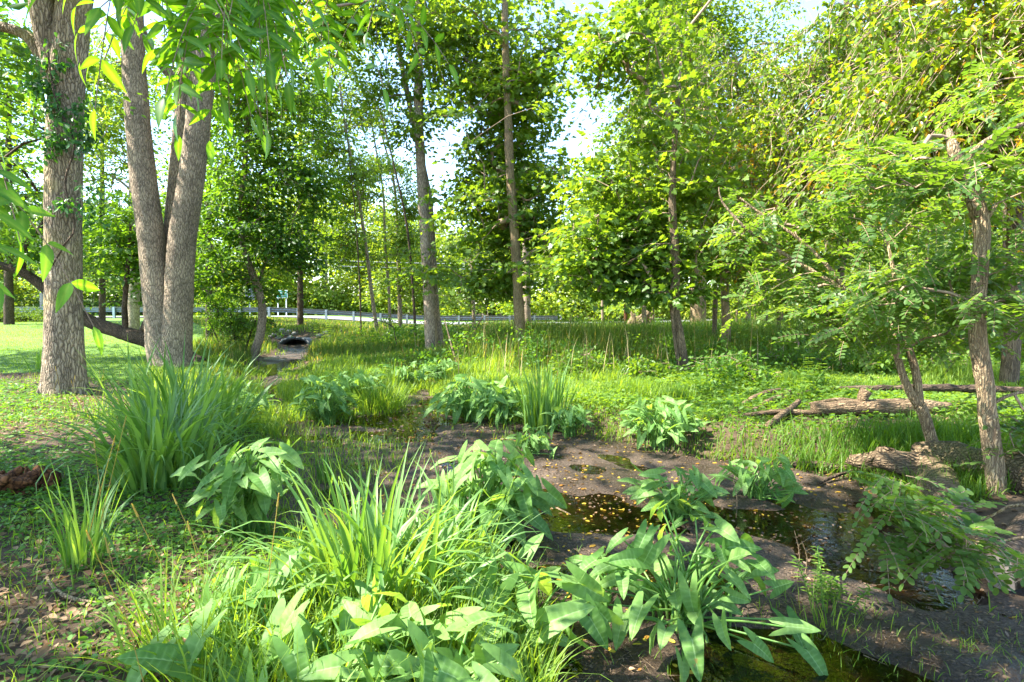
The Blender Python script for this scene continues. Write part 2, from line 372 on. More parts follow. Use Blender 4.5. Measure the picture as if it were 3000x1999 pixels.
M['post'] = plain_mat('steel_post', (.30, .36, .40), .5, .5, .15, 8)
M['green_sign'] = plain_mat('green_sign_sheet', (.0, .20, .13), .5, 0, .05, 3)
M['white_paint'] = plain_mat('white_paint', (.8, .82, .8), .5, 0, .04, 5)
M['sign_back'] = plain_mat('sign_back', (.14, .16, .17), .5, .5, .15, 5)
M['asphalt'] = ground_mat('asphalt', [(.3, (.16, .16, .165)), (.7, (.23, .23, .235))], 40, 3, .85, .2)
M['pole'] = plain_mat('pole_wood', (.42, .36, .30), .8, 0, .2, 4)
M['wire'] = plain_mat('wire', (.35, .36, .37), .5, .3, .05, 2)
M['stone'] = plain_mat('field_stone', (.20, .185, .165), .85, 0, .45, 7, .8)
M['pipe'] = plain_mat('culvert_pipe', (.075, .08, .08), .6, .3, .3, 5)
M['soil'] = ground_mat('bank_soil', [(.30, (.028, .020, .012)), (.48, (.065, .042, .024)), (.62, (.115, .076, .045)), (.75, (.055, .075, .02))], 14, 1.4, .95, .8)
M['mud'] = ground_mat('creek_mud', [(.34, (.016, .009, .005)), (.46, (.052, .032, .018)), (.53, (.10, .066, .040)), (.62, (.19, .135, .088))], 60, 1.4, .55, 1., (.3, .85), .45, .06)
M['turf'] = ground_mat('lawn_turf', [(.3, (.06, .125, .012)), (.5, (.09, .17, .018)), (.7, (.14, .21, .03))], 9, .7, .9, .5)
def water_mat():
    m, nt, out = newmat('creek_water'); L = nt.links.new
    tc = N(nt, 'ShaderNodeTexCoord'); ns = N(nt, 'ShaderNodeTexNoise', i_Scale=14.0, i_Detail=3.0); L(tc.outputs['Object'], ns.inputs['Vector'])
    bp = N(nt, 'ShaderNodeBump', i_Strength=.12, i_Distance=.02); L(ns.outputs['Fac'], bp.inputs['Height'])
    fr = N(nt, 'ShaderNodeFresnel', i_IOR=1.6); L(bp.outputs[0], fr.inputs['Normal'])
    g = N(nt, 'ShaderNodeBsdfGlossy', i_Roughness=.02); L(bp.outputs[0], g.inputs['Normal'])
    t = N(nt, 'ShaderNodeBsdfTransparent'); t.inputs['Color'].default_value = (.42, .36, .25, 1)
    x = N(nt, 'ShaderNodeMixShader'); L(fr.outputs[0], x.inputs[0]); L(t.outputs[0], x.inputs[1]); L(g.outputs[0], x.inputs[2])
    L(x.outputs[0], out.inputs['Surface']); return m
M['water'] = water_mat()

# ------------------------------------------------------------------ ground sheets
def build_ground():
    ang = np.concatenate([np.arange(-60, 60, .36), np.arange(60, 300, 3.0)]) * PI / 180
    rr = .45 * 1.0163 ** np.arange(0, 425)
    rr = np.concatenate([rr[rr < 420]])
    A, R = np.meshgrid(ang, rr); x = (np.sin(A) * R).ravel(); y = (np.cos(A) * R).ravel()
    z = H(x, y); V = np.stack([x, y, z], -1); na = len(ang); nr = len(rr)
    i = np.arange(nr - 1)[:, None]; j = np.arange(na)[None]
    Q = np.stack([i * na + j, i * na + (j + 1) % na, (i + 1) * na + (j + 1) % na, (i + 1) * na + j], -1).reshape(-1, 4)[:, ::-1]
    c = V[Q].mean(1); s = mud_sd(c[:, 0], c[:, 1]); mud = s < .12; lawn = lawn_mask(c[:, 0], c[:, 1]) & ~mud
    for nm, mask, mat in (('creek_mud', mud, 'mud'), ('lawn', lawn, 'turf'), ('ground', ~mud & ~lawn, 'soil')):
        f = Q[mask]; used, inv = np.unique(f, return_inverse=True); mb = MB(); mb.add(V[used], [inv.reshape(-1, 4)])
        if nm == 'ground':
            n0 = mb.n; k = na
            cen = np.array([[0, 0, h1(0, 0)]]); ring = V[:na]
            mb.add(np.vstack([cen, ring]), [np.array([[0, 1 + (q + 1) % k, 1 + q] for q in range(k)])])
        tag(mb.build(nm, M[mat]), kind='structure')
    mb = MB(); xs = np.linspace(-8, 9, 30); ys = np.linspace(-1, 26, 40); X, Y = np.meshgrid(xs, ys)
    i = np.arange(39)[:, None]; j = np.arange(29)[None]
    mb.add(np.stack([X.ravel(), Y.ravel(), 0 * X.ravel() - .052], -1), [np.stack([i*30+j, i*30+j+1, (i+1)*30+j+1, (i+1)*30+j], -1).reshape(-1, 4)])
    tag(mb.build('water', M['water']), kind='structure')
build_ground()

# ------------------------------------------------------------------ trees
LIT = [(900,1380,330,230,.97),(1120,1130,140,120,.97),(1110,900,120,75,.97),(1400,910,240,80,.97),(1640,950,110,50,.8),(1300,1120,110,80,.7),(920,1040,110,40,.75),
       (150,757,250,9,.98),(2050,850,300,60,.93),(1560,1110,110,70,.8),(1750,1090,80,60,.75),(1560,1250,110,50,.75),(1300,1290,70,120,.8),(2150,1090,110,40,.7),
       (240,1290,50,20,.6),(60,1250,50,30,.6),(1250,762,600,8,.6)]
TGT = []
for cx, cy, rx, ry, pr in LIT:
    for q in rng.uniform(-1, 1, (26, 2)):
        if q @ q < 1:
            g0 = G0(cx + q[0] * rx, cy + q[1] * ry); TGT.append((g0[0], g0[1], .25, .28 + .012 * g0[1], pr))
for xd, yd, Y, r, pr in [(430,60,2.0,.3,.98),(300,40,2.0,.3,.98),(520,150,2.0,.3,.98),(600,40,2.2,.3,.98),(20,420,1.6,.3,.98),(115,20,1.9,.3,.95),(150,420,9.2,.3,.9),(150,540,9.2,.3,.9),(320,240,12.4,.4,.8),(325,330,12.4,.4,.8),
                         (1450,600,13,.9,.8),(1560,700,13,.5,.8),(2100,380,4.6,.6,.85),(2050,560,5.5,.6,.7),(1900,520,6.5,.7,.8),(1850,720,6,.6,.6),(2250,600,4.6,.4,.5),(1900,150,10,1.5,.9),(2200,150,9,1.5,.9),(1700,300,10.5,1.2,.9),(2100,1150,3.1,.3,.8)]:
    p = PX(xd, yd, Y); TGT.append((p[0], p[1], p[2], r, pr))
TGT = np.array(TGT)
def sun_cull(P, margin=.5):
    """leaf sprays that would shade the sunlit gaps are left out: the canopy has holes there"""
    v = P[:, None] - TGT[None, :, :3]; t = v @ SUN; d2 = (v * v).sum(-1) - t * t
    px, py, pz = proj(P)
    infr = (pz > .3) & (px > -60) & (px < 2413) & (py > -60) & (py < 1600)
    hit = (t > .8) & (d2 < (TGT[:, 3] + margin) ** 2); pr = np.where(hit, TGT[:, 4], 0).max(1)
    return rng.random(len(P)) > np.where(infr, .22 * pr * (pz > 6), pr)
def DB(xd, yd, Y, rxd, ryd, ry, n):
    """crown lobe given by direction, distance, apparent half-width and half-height, and half-depth in metres"""
    return (PX(xd, yd, Y), np.array([rxd / FD * Y, ry, ryd / FD * Y]), n)
def sample_blob(c, r, n, gap=.25, seed=50):
    out = []; tot = 0
    while tot < n:
        q = rng.normal(size=(n * 3, 3)); q = q / np.linalg.norm(q, axis=1)[:, None] * rng.random((n * 3, 1)) ** (1 / 2.2) * (1.05 + .22 * rng.normal(size=(n * 3, 1)))
        P = c + q * r; P = P[wav(P, 2.2 / max(.35, r.min()), seed) > -gap * 2.2 + .3]
        out.append(P); tot += len(P)
        if len(out) > 12: break
    return np.vstack(out)[:n]
def skeleton(nodes, sprays, up=.55):
    """join every spray to the nearest part of the tree grown so far; returns edges and how much each carries"""
    d0 = np.array([np.linalg.norm(nodes - s, axis=1).min() for s in sprays]); order = np.argsort(d0)
    P = np.vstack([nodes, sprays[order]]); n0 = len(nodes); par = np.full(len(P), -1)
    for i in range(n0, len(P)):
        v = P[i] - P[:i]; dist = np.linalg.norm(v, axis=1) * (1 - up * .5 * np.clip(v[:, 2] / (np.linalg.norm(v, axis=1) + 1e-6), -1, 1))
        dist[:n0] *= .9
        par[i] = int(np.argmin(dist))
    w = np.ones(len(P))
    for i in range(len(P) - 1, n0 - 1, -1): w[par[i]] += w[i]
    idx = np.arange(n0, len(P)); return P, par, w, idx
def add_branches(mb, nodes, sprays, twig=.006, up=.55, k=4, rmax=.12):
    P, par, w, idx = skeleton(nodes, sprays, up)
    A = P[par[idx]]; B = P[idx]; r1 = np.minimum(twig * np.sqrt(w[idx]), rmax)
    r0 = np.minimum(twig * np.sqrt(w[idx] + 1), rmax); L = np.linalg.norm(B - A, axis=1)
    mid = (A + B) / 2 + rng.normal(0, .07, A.shape) * L[:, None] + np.array([0, 0, .06]) * L[:, None]
    prisms(mb, A, mid, r0 * 1.15, (r0 + r1) / 2, k); prisms(mb, mid, B, (r0 + r1) / 2, r1 * .8, k)
    return A, B
def compound(mb, tw, c, d, n, L, pairs, ll, tm, rnd, wid=1.0, droop=.35):
    """pinnate leaves: a rachis each, with paired leaflets and one at the end"""
    Nn = len(c); d = nrm(d); n = nrm(n - (n * d).sum(1, keepdims=True) * d); b = np.cross(n, d)
    L = np.broadcast_to(L, (Nn,)); ll = np.broadcast_to(ll, (Nn,)); prev = c
    for i in range(pairs + 1):
        s = .18 + .82 * i / pairs
        pos = c + d * (L * s)[:, None] - np.array([0, 0, 1]) * (droop * L * s * s)[:, None]
        if tw is not None: prisms(tw, prev, pos, .0022, .0016, 3)
        tdir = nrm(pos - prev); prev = pos
        sides = (1, -1) if i < pairs else (0,)
        for sd in sides:
            ld = tdir * (.55 if sd else 1.) + b * sd * 1. + rng.normal(0, .12, c.shape); 
            leaves(mb, pos, ld, n + rng.normal(0, .22, c.shape), ll * rng.uniform(.85, 1.1, Nn) * (1 - .25 * abs(s - .6)), tm, np.clip(rnd + rng.normal(0, .08, Nn), 0, .95 if rnd.max() < .96 else 1))
def foliage(mb, tw, S, A, style, p):
    """leaves of every spray: flat sprays, drooping twigs, pinnate leaves or loose clumps"""
    n = len(S); per = p['per']; out = S - A; out[:, 2] *= .3; out = nrm(out + rng.normal(0, .25, out.shape))
    lum = np.clip(.5 + .28 * wav(S, 1.1, 77) + rng.normal(0, .12, n), 0, 1)
    if style in ('flat', 'clump'):
        R = p['R'] * rng.uniform(.6, 1.25, n); idx = np.repeat(np.arange(n), per)
        q = rng.normal(size=(n * per, 3)); q[:, 2] *= p.get('thick', .22); q = q * .55 * R[idx][:, None]
        tilt = nrm(np.array([0, 0, 1.]) + out * .25 + rng.normal(0, p.get('tiltn', .22), (n, 3)))[idx]
        u = q - (q * tilt).sum(1, keepdims=True) * tilt * (1 - p.get('thick', .22))
        c = S[idx] + u - np.array([0, 0, .12]) * (np.linalg.norm(u, axis=1) ** 1.3)[:, None]
        d = nrm(u + out[idx] * .3) + rng.normal(0, .45, u.shape); d[:, 2] -= p.get('hang', .25)
        nn = tilt + rng.normal(0, p.get('njit', .4), u.shape)
        leaves(mb, c, d, nn, p['size'] * rng.uniform(.6, 1.25, len(c)), p['tm'], np.clip(lum[idx] + rng.normal(0, .17, len(c)), 0, 1))
        if tw is not None and p.get('twigs', 0):
            m = p['twigs']; k = rng.integers(0, per, (n, m)) + (np.arange(n) * per)[:, None]
            prisms(tw, np.repeat(S, m, 0), c[k.ravel()], .004, .002, 3)
    elif style == 'droop':
        m = p['strings']; idx = np.repeat(np.arange(n), m); az = rng.uniform(0, 2 * PI, len(idx))
        d = np.stack([np.cos(az) * .75, np.sin(az) * .75, rng.uniform(-.35, .55, len(idx))], -1) + np.array(p.get('sweep', (0, 0, 0)))
        L = p['L'] * rng.uniform(.5, 1.3, len(idx)); prev = S[idx]; k = per
        for i in range(1, k + 1):
            s = i / k; pos = S[idx] + d * (L * s)[:, None] - np.array([0, 0, 1.]) * (L * s * s * p.get('fall', .9))[:, None] + rng.normal(0, .015, prev.shape)
            if tw is not None: prisms(tw, prev, pos, p.get('tr', .005) * (1.1 - .7 * s + .7 / k), p.get('tr', .005) * (1.1 - .7 * s), 3)
            for _ in range(p.get('lper', 2)):
                ld = nrm(pos - prev) * .4 + rng.normal(0, .6, pos.shape) - np.array([0, 0, .3])
                leaves(mb, pos + rng.normal(0, .03, pos.shape), ld, np.array([0, 0, .9]) + rng.normal(0, .55, pos.shape), p['size'] * rng.uniform(.6, 1.25, len(pos)), p['tm'], np.clip(lum[idx] + rng.normal(0, .2, len(pos)), 0, 1))
            prev = pos
    elif style == 'pinnate':
        idx = np.repeat(np.arange(n), per); az = rng.uniform(0, 2 * PI, len(idx))
        d = np.stack([np.cos(az), np.sin(az), rng.uniform(-.25, .2, len(idx))], -1) * .8 + out[idx] * .6 + np.array(p.get('sweep', (0, 0, 0)))
        c = S[idx] + rng.normal(0, p.get('R', .06), d.shape)
        compound(mb, tw if p.get('rachis', True) else None, c, d, np.array([0, 0, 1.]) + rng.normal(0, .3, d.shape), p['L'] * rng.uniform(.7, 1.15, len(idx)), p['pairs'], p['size'], p['tm'],
                 np.clip(lum[idx] + rng.normal(0, .1, len(idx)), 0, .94), droop=p.get('droop', .35))
STY = {
 'maple': ('flat', dict(per=34, R=.62, size=.135, tm=MAPLE, thick=.16, hang=.3, twigs=2)),
 'maple_mid': ('flat', dict(per=40, R=.75, size=.15, tm=OVATE, thick=.18, hang=.3, twigs=2)),
 'loose': ('clump', dict(per=40, R=.8, size=.15, tm=DIAM, thick=.35, hang=.2, twigs=2, tiltn=.4, njit=.5)),
 'far': ('clump', dict(per=95, R=1.7, size=.40, tm=DIAM, thick=.5, hang=.2, tiltn=.5, njit=.6)),
 'canopy': ('clump', dict(per=30, R=.75, size=.22, tm=OVATE, thick=.3, hang=.2, tiltn=.3, njit=.45)),
 'droop': ('droop', dict(strings=5, per=7, L=1.2, size=.105, tm=OVATE, lper=3, tr=.008, fall=.8)),
 'locust': ('pinnate', dict(per=7, L=.26, pairs=6, size=.058, tm=OVAL, R=.12, droop=.25)),
 'ash': ('pinnate', dict(per=2, L=.29, pairs=4, size=.112, tm=LONGL, R=.03, droop=.7)),
 'shrub': ('flat', dict(per=26, R=.32, size=.07, tm=OVATE, thick=.5, tiltn=.4, njit=.5, twigs=2)),
}
def tree(name, label, paths, blobs, style, leafmat, bark, group=None, cat='tree', twig=.006, k=10, step=.15, lump=.05, flare=.0, up=.55, minz=.25, gap=.25, cull=True, over=None, rmax=.12, bk=4, extra=None, dn=1.65):
    base = np.array(paths[0][0][0], float); root = thing(name, label, cat, base, group)
    tb = MB()
    for i, (pts, rad) in enumerate(paths): tube(tb, pts, rad, k, step, lump, 100 + i, flare if i == 0 else 0)
    tb.build('trunk', M[bark], root)
    nodes = np.vstack([resample(p, r, .5)[0][(1 if len(p) > 2 else 0):] for p, r in paths]); 
    top = max(p[-1][2] for p, r in paths); nz = nodes[nodes[:, 2] > base[2] + minz * (top - base[2])]
    nodes = nz if len(nz) else nodes
    S = np.vstack([sample_blob(b_[0], b_[1], int(b_[2] * dn), gap=gap, seed=60 + i % 3) for i, b_ in enumerate(blobs)])
    if cull: S = S[sun_cull(S)]
    br = MB(); A, B = add_branches(br, nodes, S, twig, up, bk, rmax)
    st, p = STY[style]; p = {**p, **(over or {})}; cr = MB()
    foliage(cr, br, B, A, st, p)
    if extra: extra(cr, br)
    nf = cr.nfaces(); cr.join(br)
    cr.build('crown', M[leafmat], root, second=(nf, M['twig'] if bark in ('bark_tan', 'bark_brown') else M[bark]))
    return root
def TP(base, pts, r0, r1, Ydrift=0.0, under=.25):
    """trunk path: ground point, then (x, y) directions at the same distance; ends below ground"""
    Y = base[1]; P = [base - np.array([0, 0, under]), base + np.array([0, 0, .02])] + [PX(x, y, Y + Ydrift * (i + 1)) for i, (x, y) in enumerate(pts)]
    P = np.array(P); hh = np.linspace(0, 1, len(P)); return (P, r0 + (r1 - r0) * hh)

# near trunks on the left bank
b = GR(150, 905)
tree('ash_tree', 'large single ash trunk with furrowed bark and creeper at the left', [
    TP(b, [(146,700),(146,450),(152,220),(165,60),(185,-120),(200,-420)], .272, .225),
    ([PX(135,170,b[1]), PX(100,40,b[1]-.1), PX(88,-120,b[1]-.2), PX(60,-400,b[1]-.3)], [.2,.17,.15,.1]),
    ([PX(120,190,b[1]), PX(80,105,b[1]), PX(40,72,b[1]), PX(-60,40,b[1]), PX(-200,-60,b[1])], [.1,.09,.08,.07,.05])],
    [(b + np.array([.5, .3, 10.2]), np.array([4.2, 4.2, 3.0]), 260)], 'canopy', 'ash', 'bark_ash', k=40, step=.06, lump=.03, flare=.42, rmax=.1, minz=.6, dn=1.2)
c = GR(392, 842); Yc = c[1]
tree('twin_ash_tree', 'ash tree with twin trunks joined low down, behind the tall iris', [
    TP(c, [(376,790),(366,700),(349,560),(321,330),(306,120),(300,-100),(290,-400)], .40, .2),
    ([c + np.array([.14, -.02, -.3]), PX(405,790,Yc-.02), PX(411,690,Yc-.05), PX(421,540,Yc-.1), PX(447,360,Yc-.15), PX(466,180,Yc-.2), PX(480,0,Yc-.2), PX(500,-300,Yc-.2)], [.40,.36,.33,.31,.28,.27,.26,.2]),
    ([PX(395,700,Yc+.25), PX(395,560,Yc+.4), PX(408,380,Yc+.5), PX(425,200,Yc+.6), PX(430,0,Yc+.6)], [.2,.2,.19,.18,.15]),
    ([PX(432,220,Yc+.6), PX(385,165,Yc+.5), PX(345,115,Yc+.4), PX(325,60,Yc+.3)], [.13,.12,.10,.07])],
    [(c + np.array([0, .5, 11.5]), np.array([4.6, 4.0, 3.0]), 260)], 'canopy', 'ash', 'bark_grey', k=40, step=.07, lump=.03, flare=.3, rmax=.1, minz=.6, dn=1.2)
d = c + np.array([-.35, 1.3, .1]); Yd = d[1]
tree('leaning_tree', 'low dark leaning limb curving left behind the two big ash trunks', [
    ([d + np.array([.5,0,-.2]), PX(345,785,Yd), PX(280,765,Yd), (PX(205,738,Yd)), PX(150,700,Yd-.2), PX(95,655,Yd-.4), PX(40,622,Yd-.6), PX(-80,590,Yd-.8)], [.19,.19,.2,.19,.16,.14,.11,.07]),
    ([PX(288,768,Yd), PX(287,700,Yd), PX(292,630,Yd), PX(300,520,Yd)], [.08,.07,.06,.03]),
    ([PX(320,780,Yd), PX(345,715,Yd), PX(350,690,Yd)], [.09,.07,.05]),
    ([PX(50,630,Yd-.5), PX(62,560,Yd-.5), PX(95,520,Yd-.5), PX(120,440,Yd-.5)], [.08,.06,.05,.03])],
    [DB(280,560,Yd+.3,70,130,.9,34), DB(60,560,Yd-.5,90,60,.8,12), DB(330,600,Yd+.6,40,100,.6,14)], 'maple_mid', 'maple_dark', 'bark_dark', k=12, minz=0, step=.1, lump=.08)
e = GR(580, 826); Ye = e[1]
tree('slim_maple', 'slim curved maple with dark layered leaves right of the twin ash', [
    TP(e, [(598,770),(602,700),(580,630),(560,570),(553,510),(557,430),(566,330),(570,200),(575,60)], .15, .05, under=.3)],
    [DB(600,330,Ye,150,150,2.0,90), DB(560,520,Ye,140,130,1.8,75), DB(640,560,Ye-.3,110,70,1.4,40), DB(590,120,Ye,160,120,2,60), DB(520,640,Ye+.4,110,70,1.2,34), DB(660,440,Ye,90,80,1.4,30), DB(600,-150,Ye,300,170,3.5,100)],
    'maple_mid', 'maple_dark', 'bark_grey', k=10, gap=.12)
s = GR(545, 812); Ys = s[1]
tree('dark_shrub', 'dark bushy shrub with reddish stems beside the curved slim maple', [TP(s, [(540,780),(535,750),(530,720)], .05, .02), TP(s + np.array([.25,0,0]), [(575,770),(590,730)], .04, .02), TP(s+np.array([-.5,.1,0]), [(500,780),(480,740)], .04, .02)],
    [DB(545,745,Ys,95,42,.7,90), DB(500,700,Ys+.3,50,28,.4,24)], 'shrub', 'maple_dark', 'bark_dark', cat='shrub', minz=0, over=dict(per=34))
f = GR(990, 818); Yf = f[1]
tree('tall_pale_tree', 'tall pale bare barked trunk standing just right of the picture middle guardrail posts', [
    TP(f, [(986,700),(978,560),(968,400),(962,260),(962,120),(960,-60),(955,-300)], .185, .10),
    ([f + np.array([.3,.5,-.2]), PX(1000,700,Yf+.5), PX(990,500,Yf+.5), PX(972,380,Yf+.4), PX(945,260,Yf+.4), PX(912,80,Yf+.4), PX(900,-80,Yf+.4)], [.14,.12,.1,.09,.08,.07,.05])],
    [DB(960,60,Yf,110,80,2,46), DB(930,330,Yf,60,60,1,10), DB(1000,200,Yf,80,90,1.6,28), DB(800,60,Yf,130,70,1.5,40), DB(860,190,Yf,60,60,1.2,14), DB(985,620,Yf-.3,55,40,.7,9), DB(960,-250,Yf,260,170,3.5,110)], 'maple_mid', 'maple', 'bark_pale', k=14, flare=.2)
g = GR(1197, 832); Yg = g[1]
tree('broad_maple', 'tall maple with broad lobed leaves rising above the upright iris clump', [
    TP(g, [(1192,700),(1184,560),(1172,400),(1168,280),(1163,160),(1160,20),(1158,-150),(1150,-380)], .16, .06)],
    [DB(1165,150,Yg+.9,165,120,2.2,110), DB(1170,330,Yg+.9,150,110,2.0,100), DB(1140,500,Yg+.9,150,100,1.8,85), DB(1110,640,Yg+.9-.4,130,50,1.2,40), DB(1215,600,Yg+.9-.5,90,90,1,26), DB(1080,60,Yg+.9,130,90,2,55), DB(1250,480,Yg+.9,60,90,1.2,24), DB(1150,-220,Yg+.9,300,170,3.5,130)],
    'maple', 'maple', 'bark_tan', k=12, gap=.12, dn=1.6)
hh_ = GR(1572, 862); Yh = hh_[1]
tree('vine_wrapped_maple', 'young maple with vine wrapped trunk and pale low leaf sprays, right of middle', [
    TP(hh_, [(1560,780),(1550,700),(1553,600),(1545,480),(1548,360),(1560,200)], .14, .05),
    ([hh_ + np.array([-.1,-.1,-.1]), PX(1546,740,Yh-.12), PX(1552,660,Yh-.14), PX(1540,560,Yh-.1)], [.035,.03,.03,.02])],
    [DB(1420,610,Yh+.7-.2,150,55,1.1,44), DB(1340,560,Yh+.7,90,70,1,26), DB(1530,560,Yh+.7,110,80,1.2,40), DB(1450,490,Yh+.7+.2,150,70,1.3,44), DB(1590,440,Yh+.7,80,70,1.2,20), DB(1500,665,Yh+.7-.4,120,28,.8,20), DB(1430,130,Yh+.7,120,90,1.6,46), DB(1540,330,Yh+.7,110,110,1.6,40), DB(1380,420,Yh+.7+.3,80,80,1.2,22), DB(1600,-150,Yh+.7,220,140,2.6,60)],
    'maple', 'maple', 'bark_brown', k=12, over=dict(per=30), gap=.2)
i7 = GR(1604, 780)
tree('old_cedar', 'thickest ridged trunk standing behind the vine wrapped maple', [
    TP(i7, [(1604,680),(1602,520),(1600,340),(1602,160),(1606,-20),(1610,-250)], .40, .2)],
    [DB(1500,200,i7[1],130,190,2.5,110), DB(1640,110,i7[1],150,130,2.5,80), DB(1470,400,i7[1],90,110,2,44), DB(1640,380,i7[1],120,160,2.2,70), DB(1560,20,i7[1],130,100,2.5,60)], 'loose', 'vine', 'bark_tan', k=18, flare=.15, over=dict(size=.2, per=48, R=1.0))
j8 = GR(1668, 822)
tree('pale_stem_tree', 'straight pale stripped stem in the tall grass, right of the thickest trunk', [
    TP(j8, [(1668,740),(1664,640),(1660,540),(1655,420)], .15, .07)],
    [DB(1700,480,j8[1],110,90,1.6,40), DB(1640,600,j8[1]+.5,90,50,1.2,22), DB(1760,600,j8[1],120,50,1.4,34)], 'maple_mid', 'maple', 'bark_tan', k=12)
j9 = GR(1642, 818)
tree('mossy_sapling', 'thin greenish sapling touching the left side of the pale stripped stem', [
    TP(j9, [(1642,740),(1644,640),(1630,520),(1615,430)], .09, .04)], [DB(1610,440,j9[1]+.4,90,80,1.2,24)], 'maple_mid', 'maple_dark', 'bark_brown')
# weeping, twiggy trees hung with vines, upper right
k1 = GR(1895, 830)
tree('weeping_tree', 'twiggy vine hung tree with drooping brown twigs behind the forked sapling', [
    TP(k1, [(1905,760),(1930,640),(1950,480),(1960,300),(1950,120),(1940,-80)], .11, .06)],
    [DB(1850,170,k1[1]-1,210,190,2.2,85), DB(1700,330,k1[1]-1,130,170,1.8,56), DB(1960,330,k1[1]-1,200,130,2,56), DB(2050,60,k1[1]-1.5,200,120,2,50), DB(1780,520,k1[1]-1,130,90,1.5,30), DB(1560,130,k1[1]+1,120,140,1.5,30)],
    'droop', 'vine', 'bark_brown', twig=.007, gap=.3, over=dict(sweep=(-.35,-.1,.0)))
k2 = np.array([8.6, 9.8, 0]); k2[2] = h1(k2[0], k2[1])
tree('weeping_tree', 'vine hung tree with long pale twigs sweeping down at the upper right corner', [
    TP(k2, [(2330,700),(2330,400),(2300,100),(2280,-150)], .16, .08)],
    [DB(2200,150,k2[1]-1.2,190,160,1.8,62), DB(2330,60,k2[1]-1,120,160,1.6,36), DB(2250,330,k2[1]-.6,160,100,1.6,36), DB(2060,300,k2[1]-.6,120,130,1.4,26)],
    'droop', 'vine', 'bark_brown', twig=.007, gap=.3, over=dict(sweep=(-.3,-.2,.0)))
# locusts on the right
l1 = GR(2290, 1132); Yl = l1[1]
tree('black_locust', 'nearest locust trunk at the right with furrowed bark, rising from beside the hollow log', [
    TP(l1, [(2276,1000),(2262,880),(2246,760),(2250,640),(2256,540),(2246,470)], .066, .05),
    ([PX(2250,500,Yl), PX(2235,440,Yl), PX(2212,400,Yl), PX(2192,345,Yl), PX(2180,300,Yl+.1)], [.055,.055,.05,.042,.02]),
    ([PX(2214,400,Yl), PX(2235,350,Yl-.05), PX(2300,305,Yl-.1), PX(2400,270,Yl-.1)], [.022,.02,.018,.012]),
    ([PX(2252,520,Yl), PX(2275,490,Yl), PX(2290,468,Yl)], [.025,.02,.015]),
    ([PX(2276,930,Yl), PX(2330,905,Yl), PX(2400,900,Yl)], [.015,.012,.01])],
    [DB(2100,420,Yl+.45-.3,170,60,.5,34), DB(2280,560,Yl+.45-.2,110,90,.5,28), DB(2330,700,Yl+.45,90,70,.5,18), DB(2090,690,Yl+.45-.2,130,40,.5,24), DB(2000,370,Yl+.45,80,40,.4,12), DB(2310,410,Yl+.45-.3,80,60,.5,16), DB(2210,690,Yl+.45-.5,70,30,.3,9), DB(2280,1000,Yl+.45-.35,80,55,.25,12), DB(2330,180,Yl+.45,120,80,.6,18)],
    'locust', 'locust', 'bark_tan', dn=.62, k=14, step=.05, twig=.0035, lump=.06, flare=.15, cull=False)
m1 = GR(2152, 1062); Ym = m1[1]
tree('forked_sapling', 'slender sapling forking low above the logs, one arm reaching far to the left', [
    TP(m1, [(2140,1010),(2122,950),(2112,930)], .055, .05),
    ([PX(2114,938,Ym), PX(2085,890,Ym), PX(2062,820,Ym), PX(2048,745,Ym), PX(1990,700,Ym+.1), PX(1930,660,Ym+.2), PX(1820,595,Ym+.4), PX(1720,530,Ym+.5), PX(1660,465,Ym+.6), PX(1652,430,Ym+.6)], [.042,.038,.032,.028,.024,.021,.018,.015,.011,.006]),
    ([PX(2113,935,Ym), PX(2105,860,Ym), PX(2085,790,Ym), PX(2070,735,Ym), PX(2060,660,Ym+.1), PX(2040,560,Ym+.2)], [.042,.038,.032,.028,.022,.014]),
    ([PX(1950,675,Ym+.15), PX(1900,610,Ym+.3), PX(1830,545,Ym+.4), PX(1760,500,Ym+.5), PX(1700,455,Ym+.6)], [.02,.018,.016,.014,.008])],
    [DB(1900,720,Ym+.4,170,45,.7,44), DB(2020,640,Ym+.4-.1,150,50,.7,38), DB(1820,640,Ym+.4+.3,130,60,.7,34), DB(1900,500,Ym+.4+.4,190,80,.8,56), DB(1720,500,Ym+1.0,70,60,.5,16), DB(2060,520,Ym+.4,120,70,.6,28), DB(2180,760,Ym+.4-.2,90,50,.4,14), DB(2130,640,Ym+.4+.2,90,60,.4,14)],
    'locust', 'locust', 'bark_tan', dn=.62, k=10, step=.06, twig=.0035, cull=False, minz=.4)
n1 = np.array([3.0, 2.5, 0]); n1[2] = h1(n1[0], n1[1])
tree('locust_shoot', 'near locust shoot with round leaflets hanging over the cut log, lower right', [
    ([n1 - np.array([0,0,.1]), PX(2420,1250,2.6), PX(2350,1160,2.75), PX(2280,1185,2.85), PX(2190,1235,2.95)], [.012,.011,.008,.006,.004]),
    ([PX(2400,1230,2.65), PX(2300,1245,2.7), PX(2200,1290,2.75)], [.007,.006,.003])],
    [DB(2110,1150,3.0,95,50,.18,15), DB(2180,1230,2.85,110,60,.2,16), DB(2290,1290,2.7,70,40,.15,6), DB(2250,1130,3.0,60,40,.2,7), DB(2120,1245,2.9,70,40,.2,8)],
    'locust', 'locust', 'bark_tan', dn=.8, k=7, step=.05, twig=.002, cull=False, minz=-1, cat='shrub', over=dict(per=4, L=.22, size=.05, R=.03))
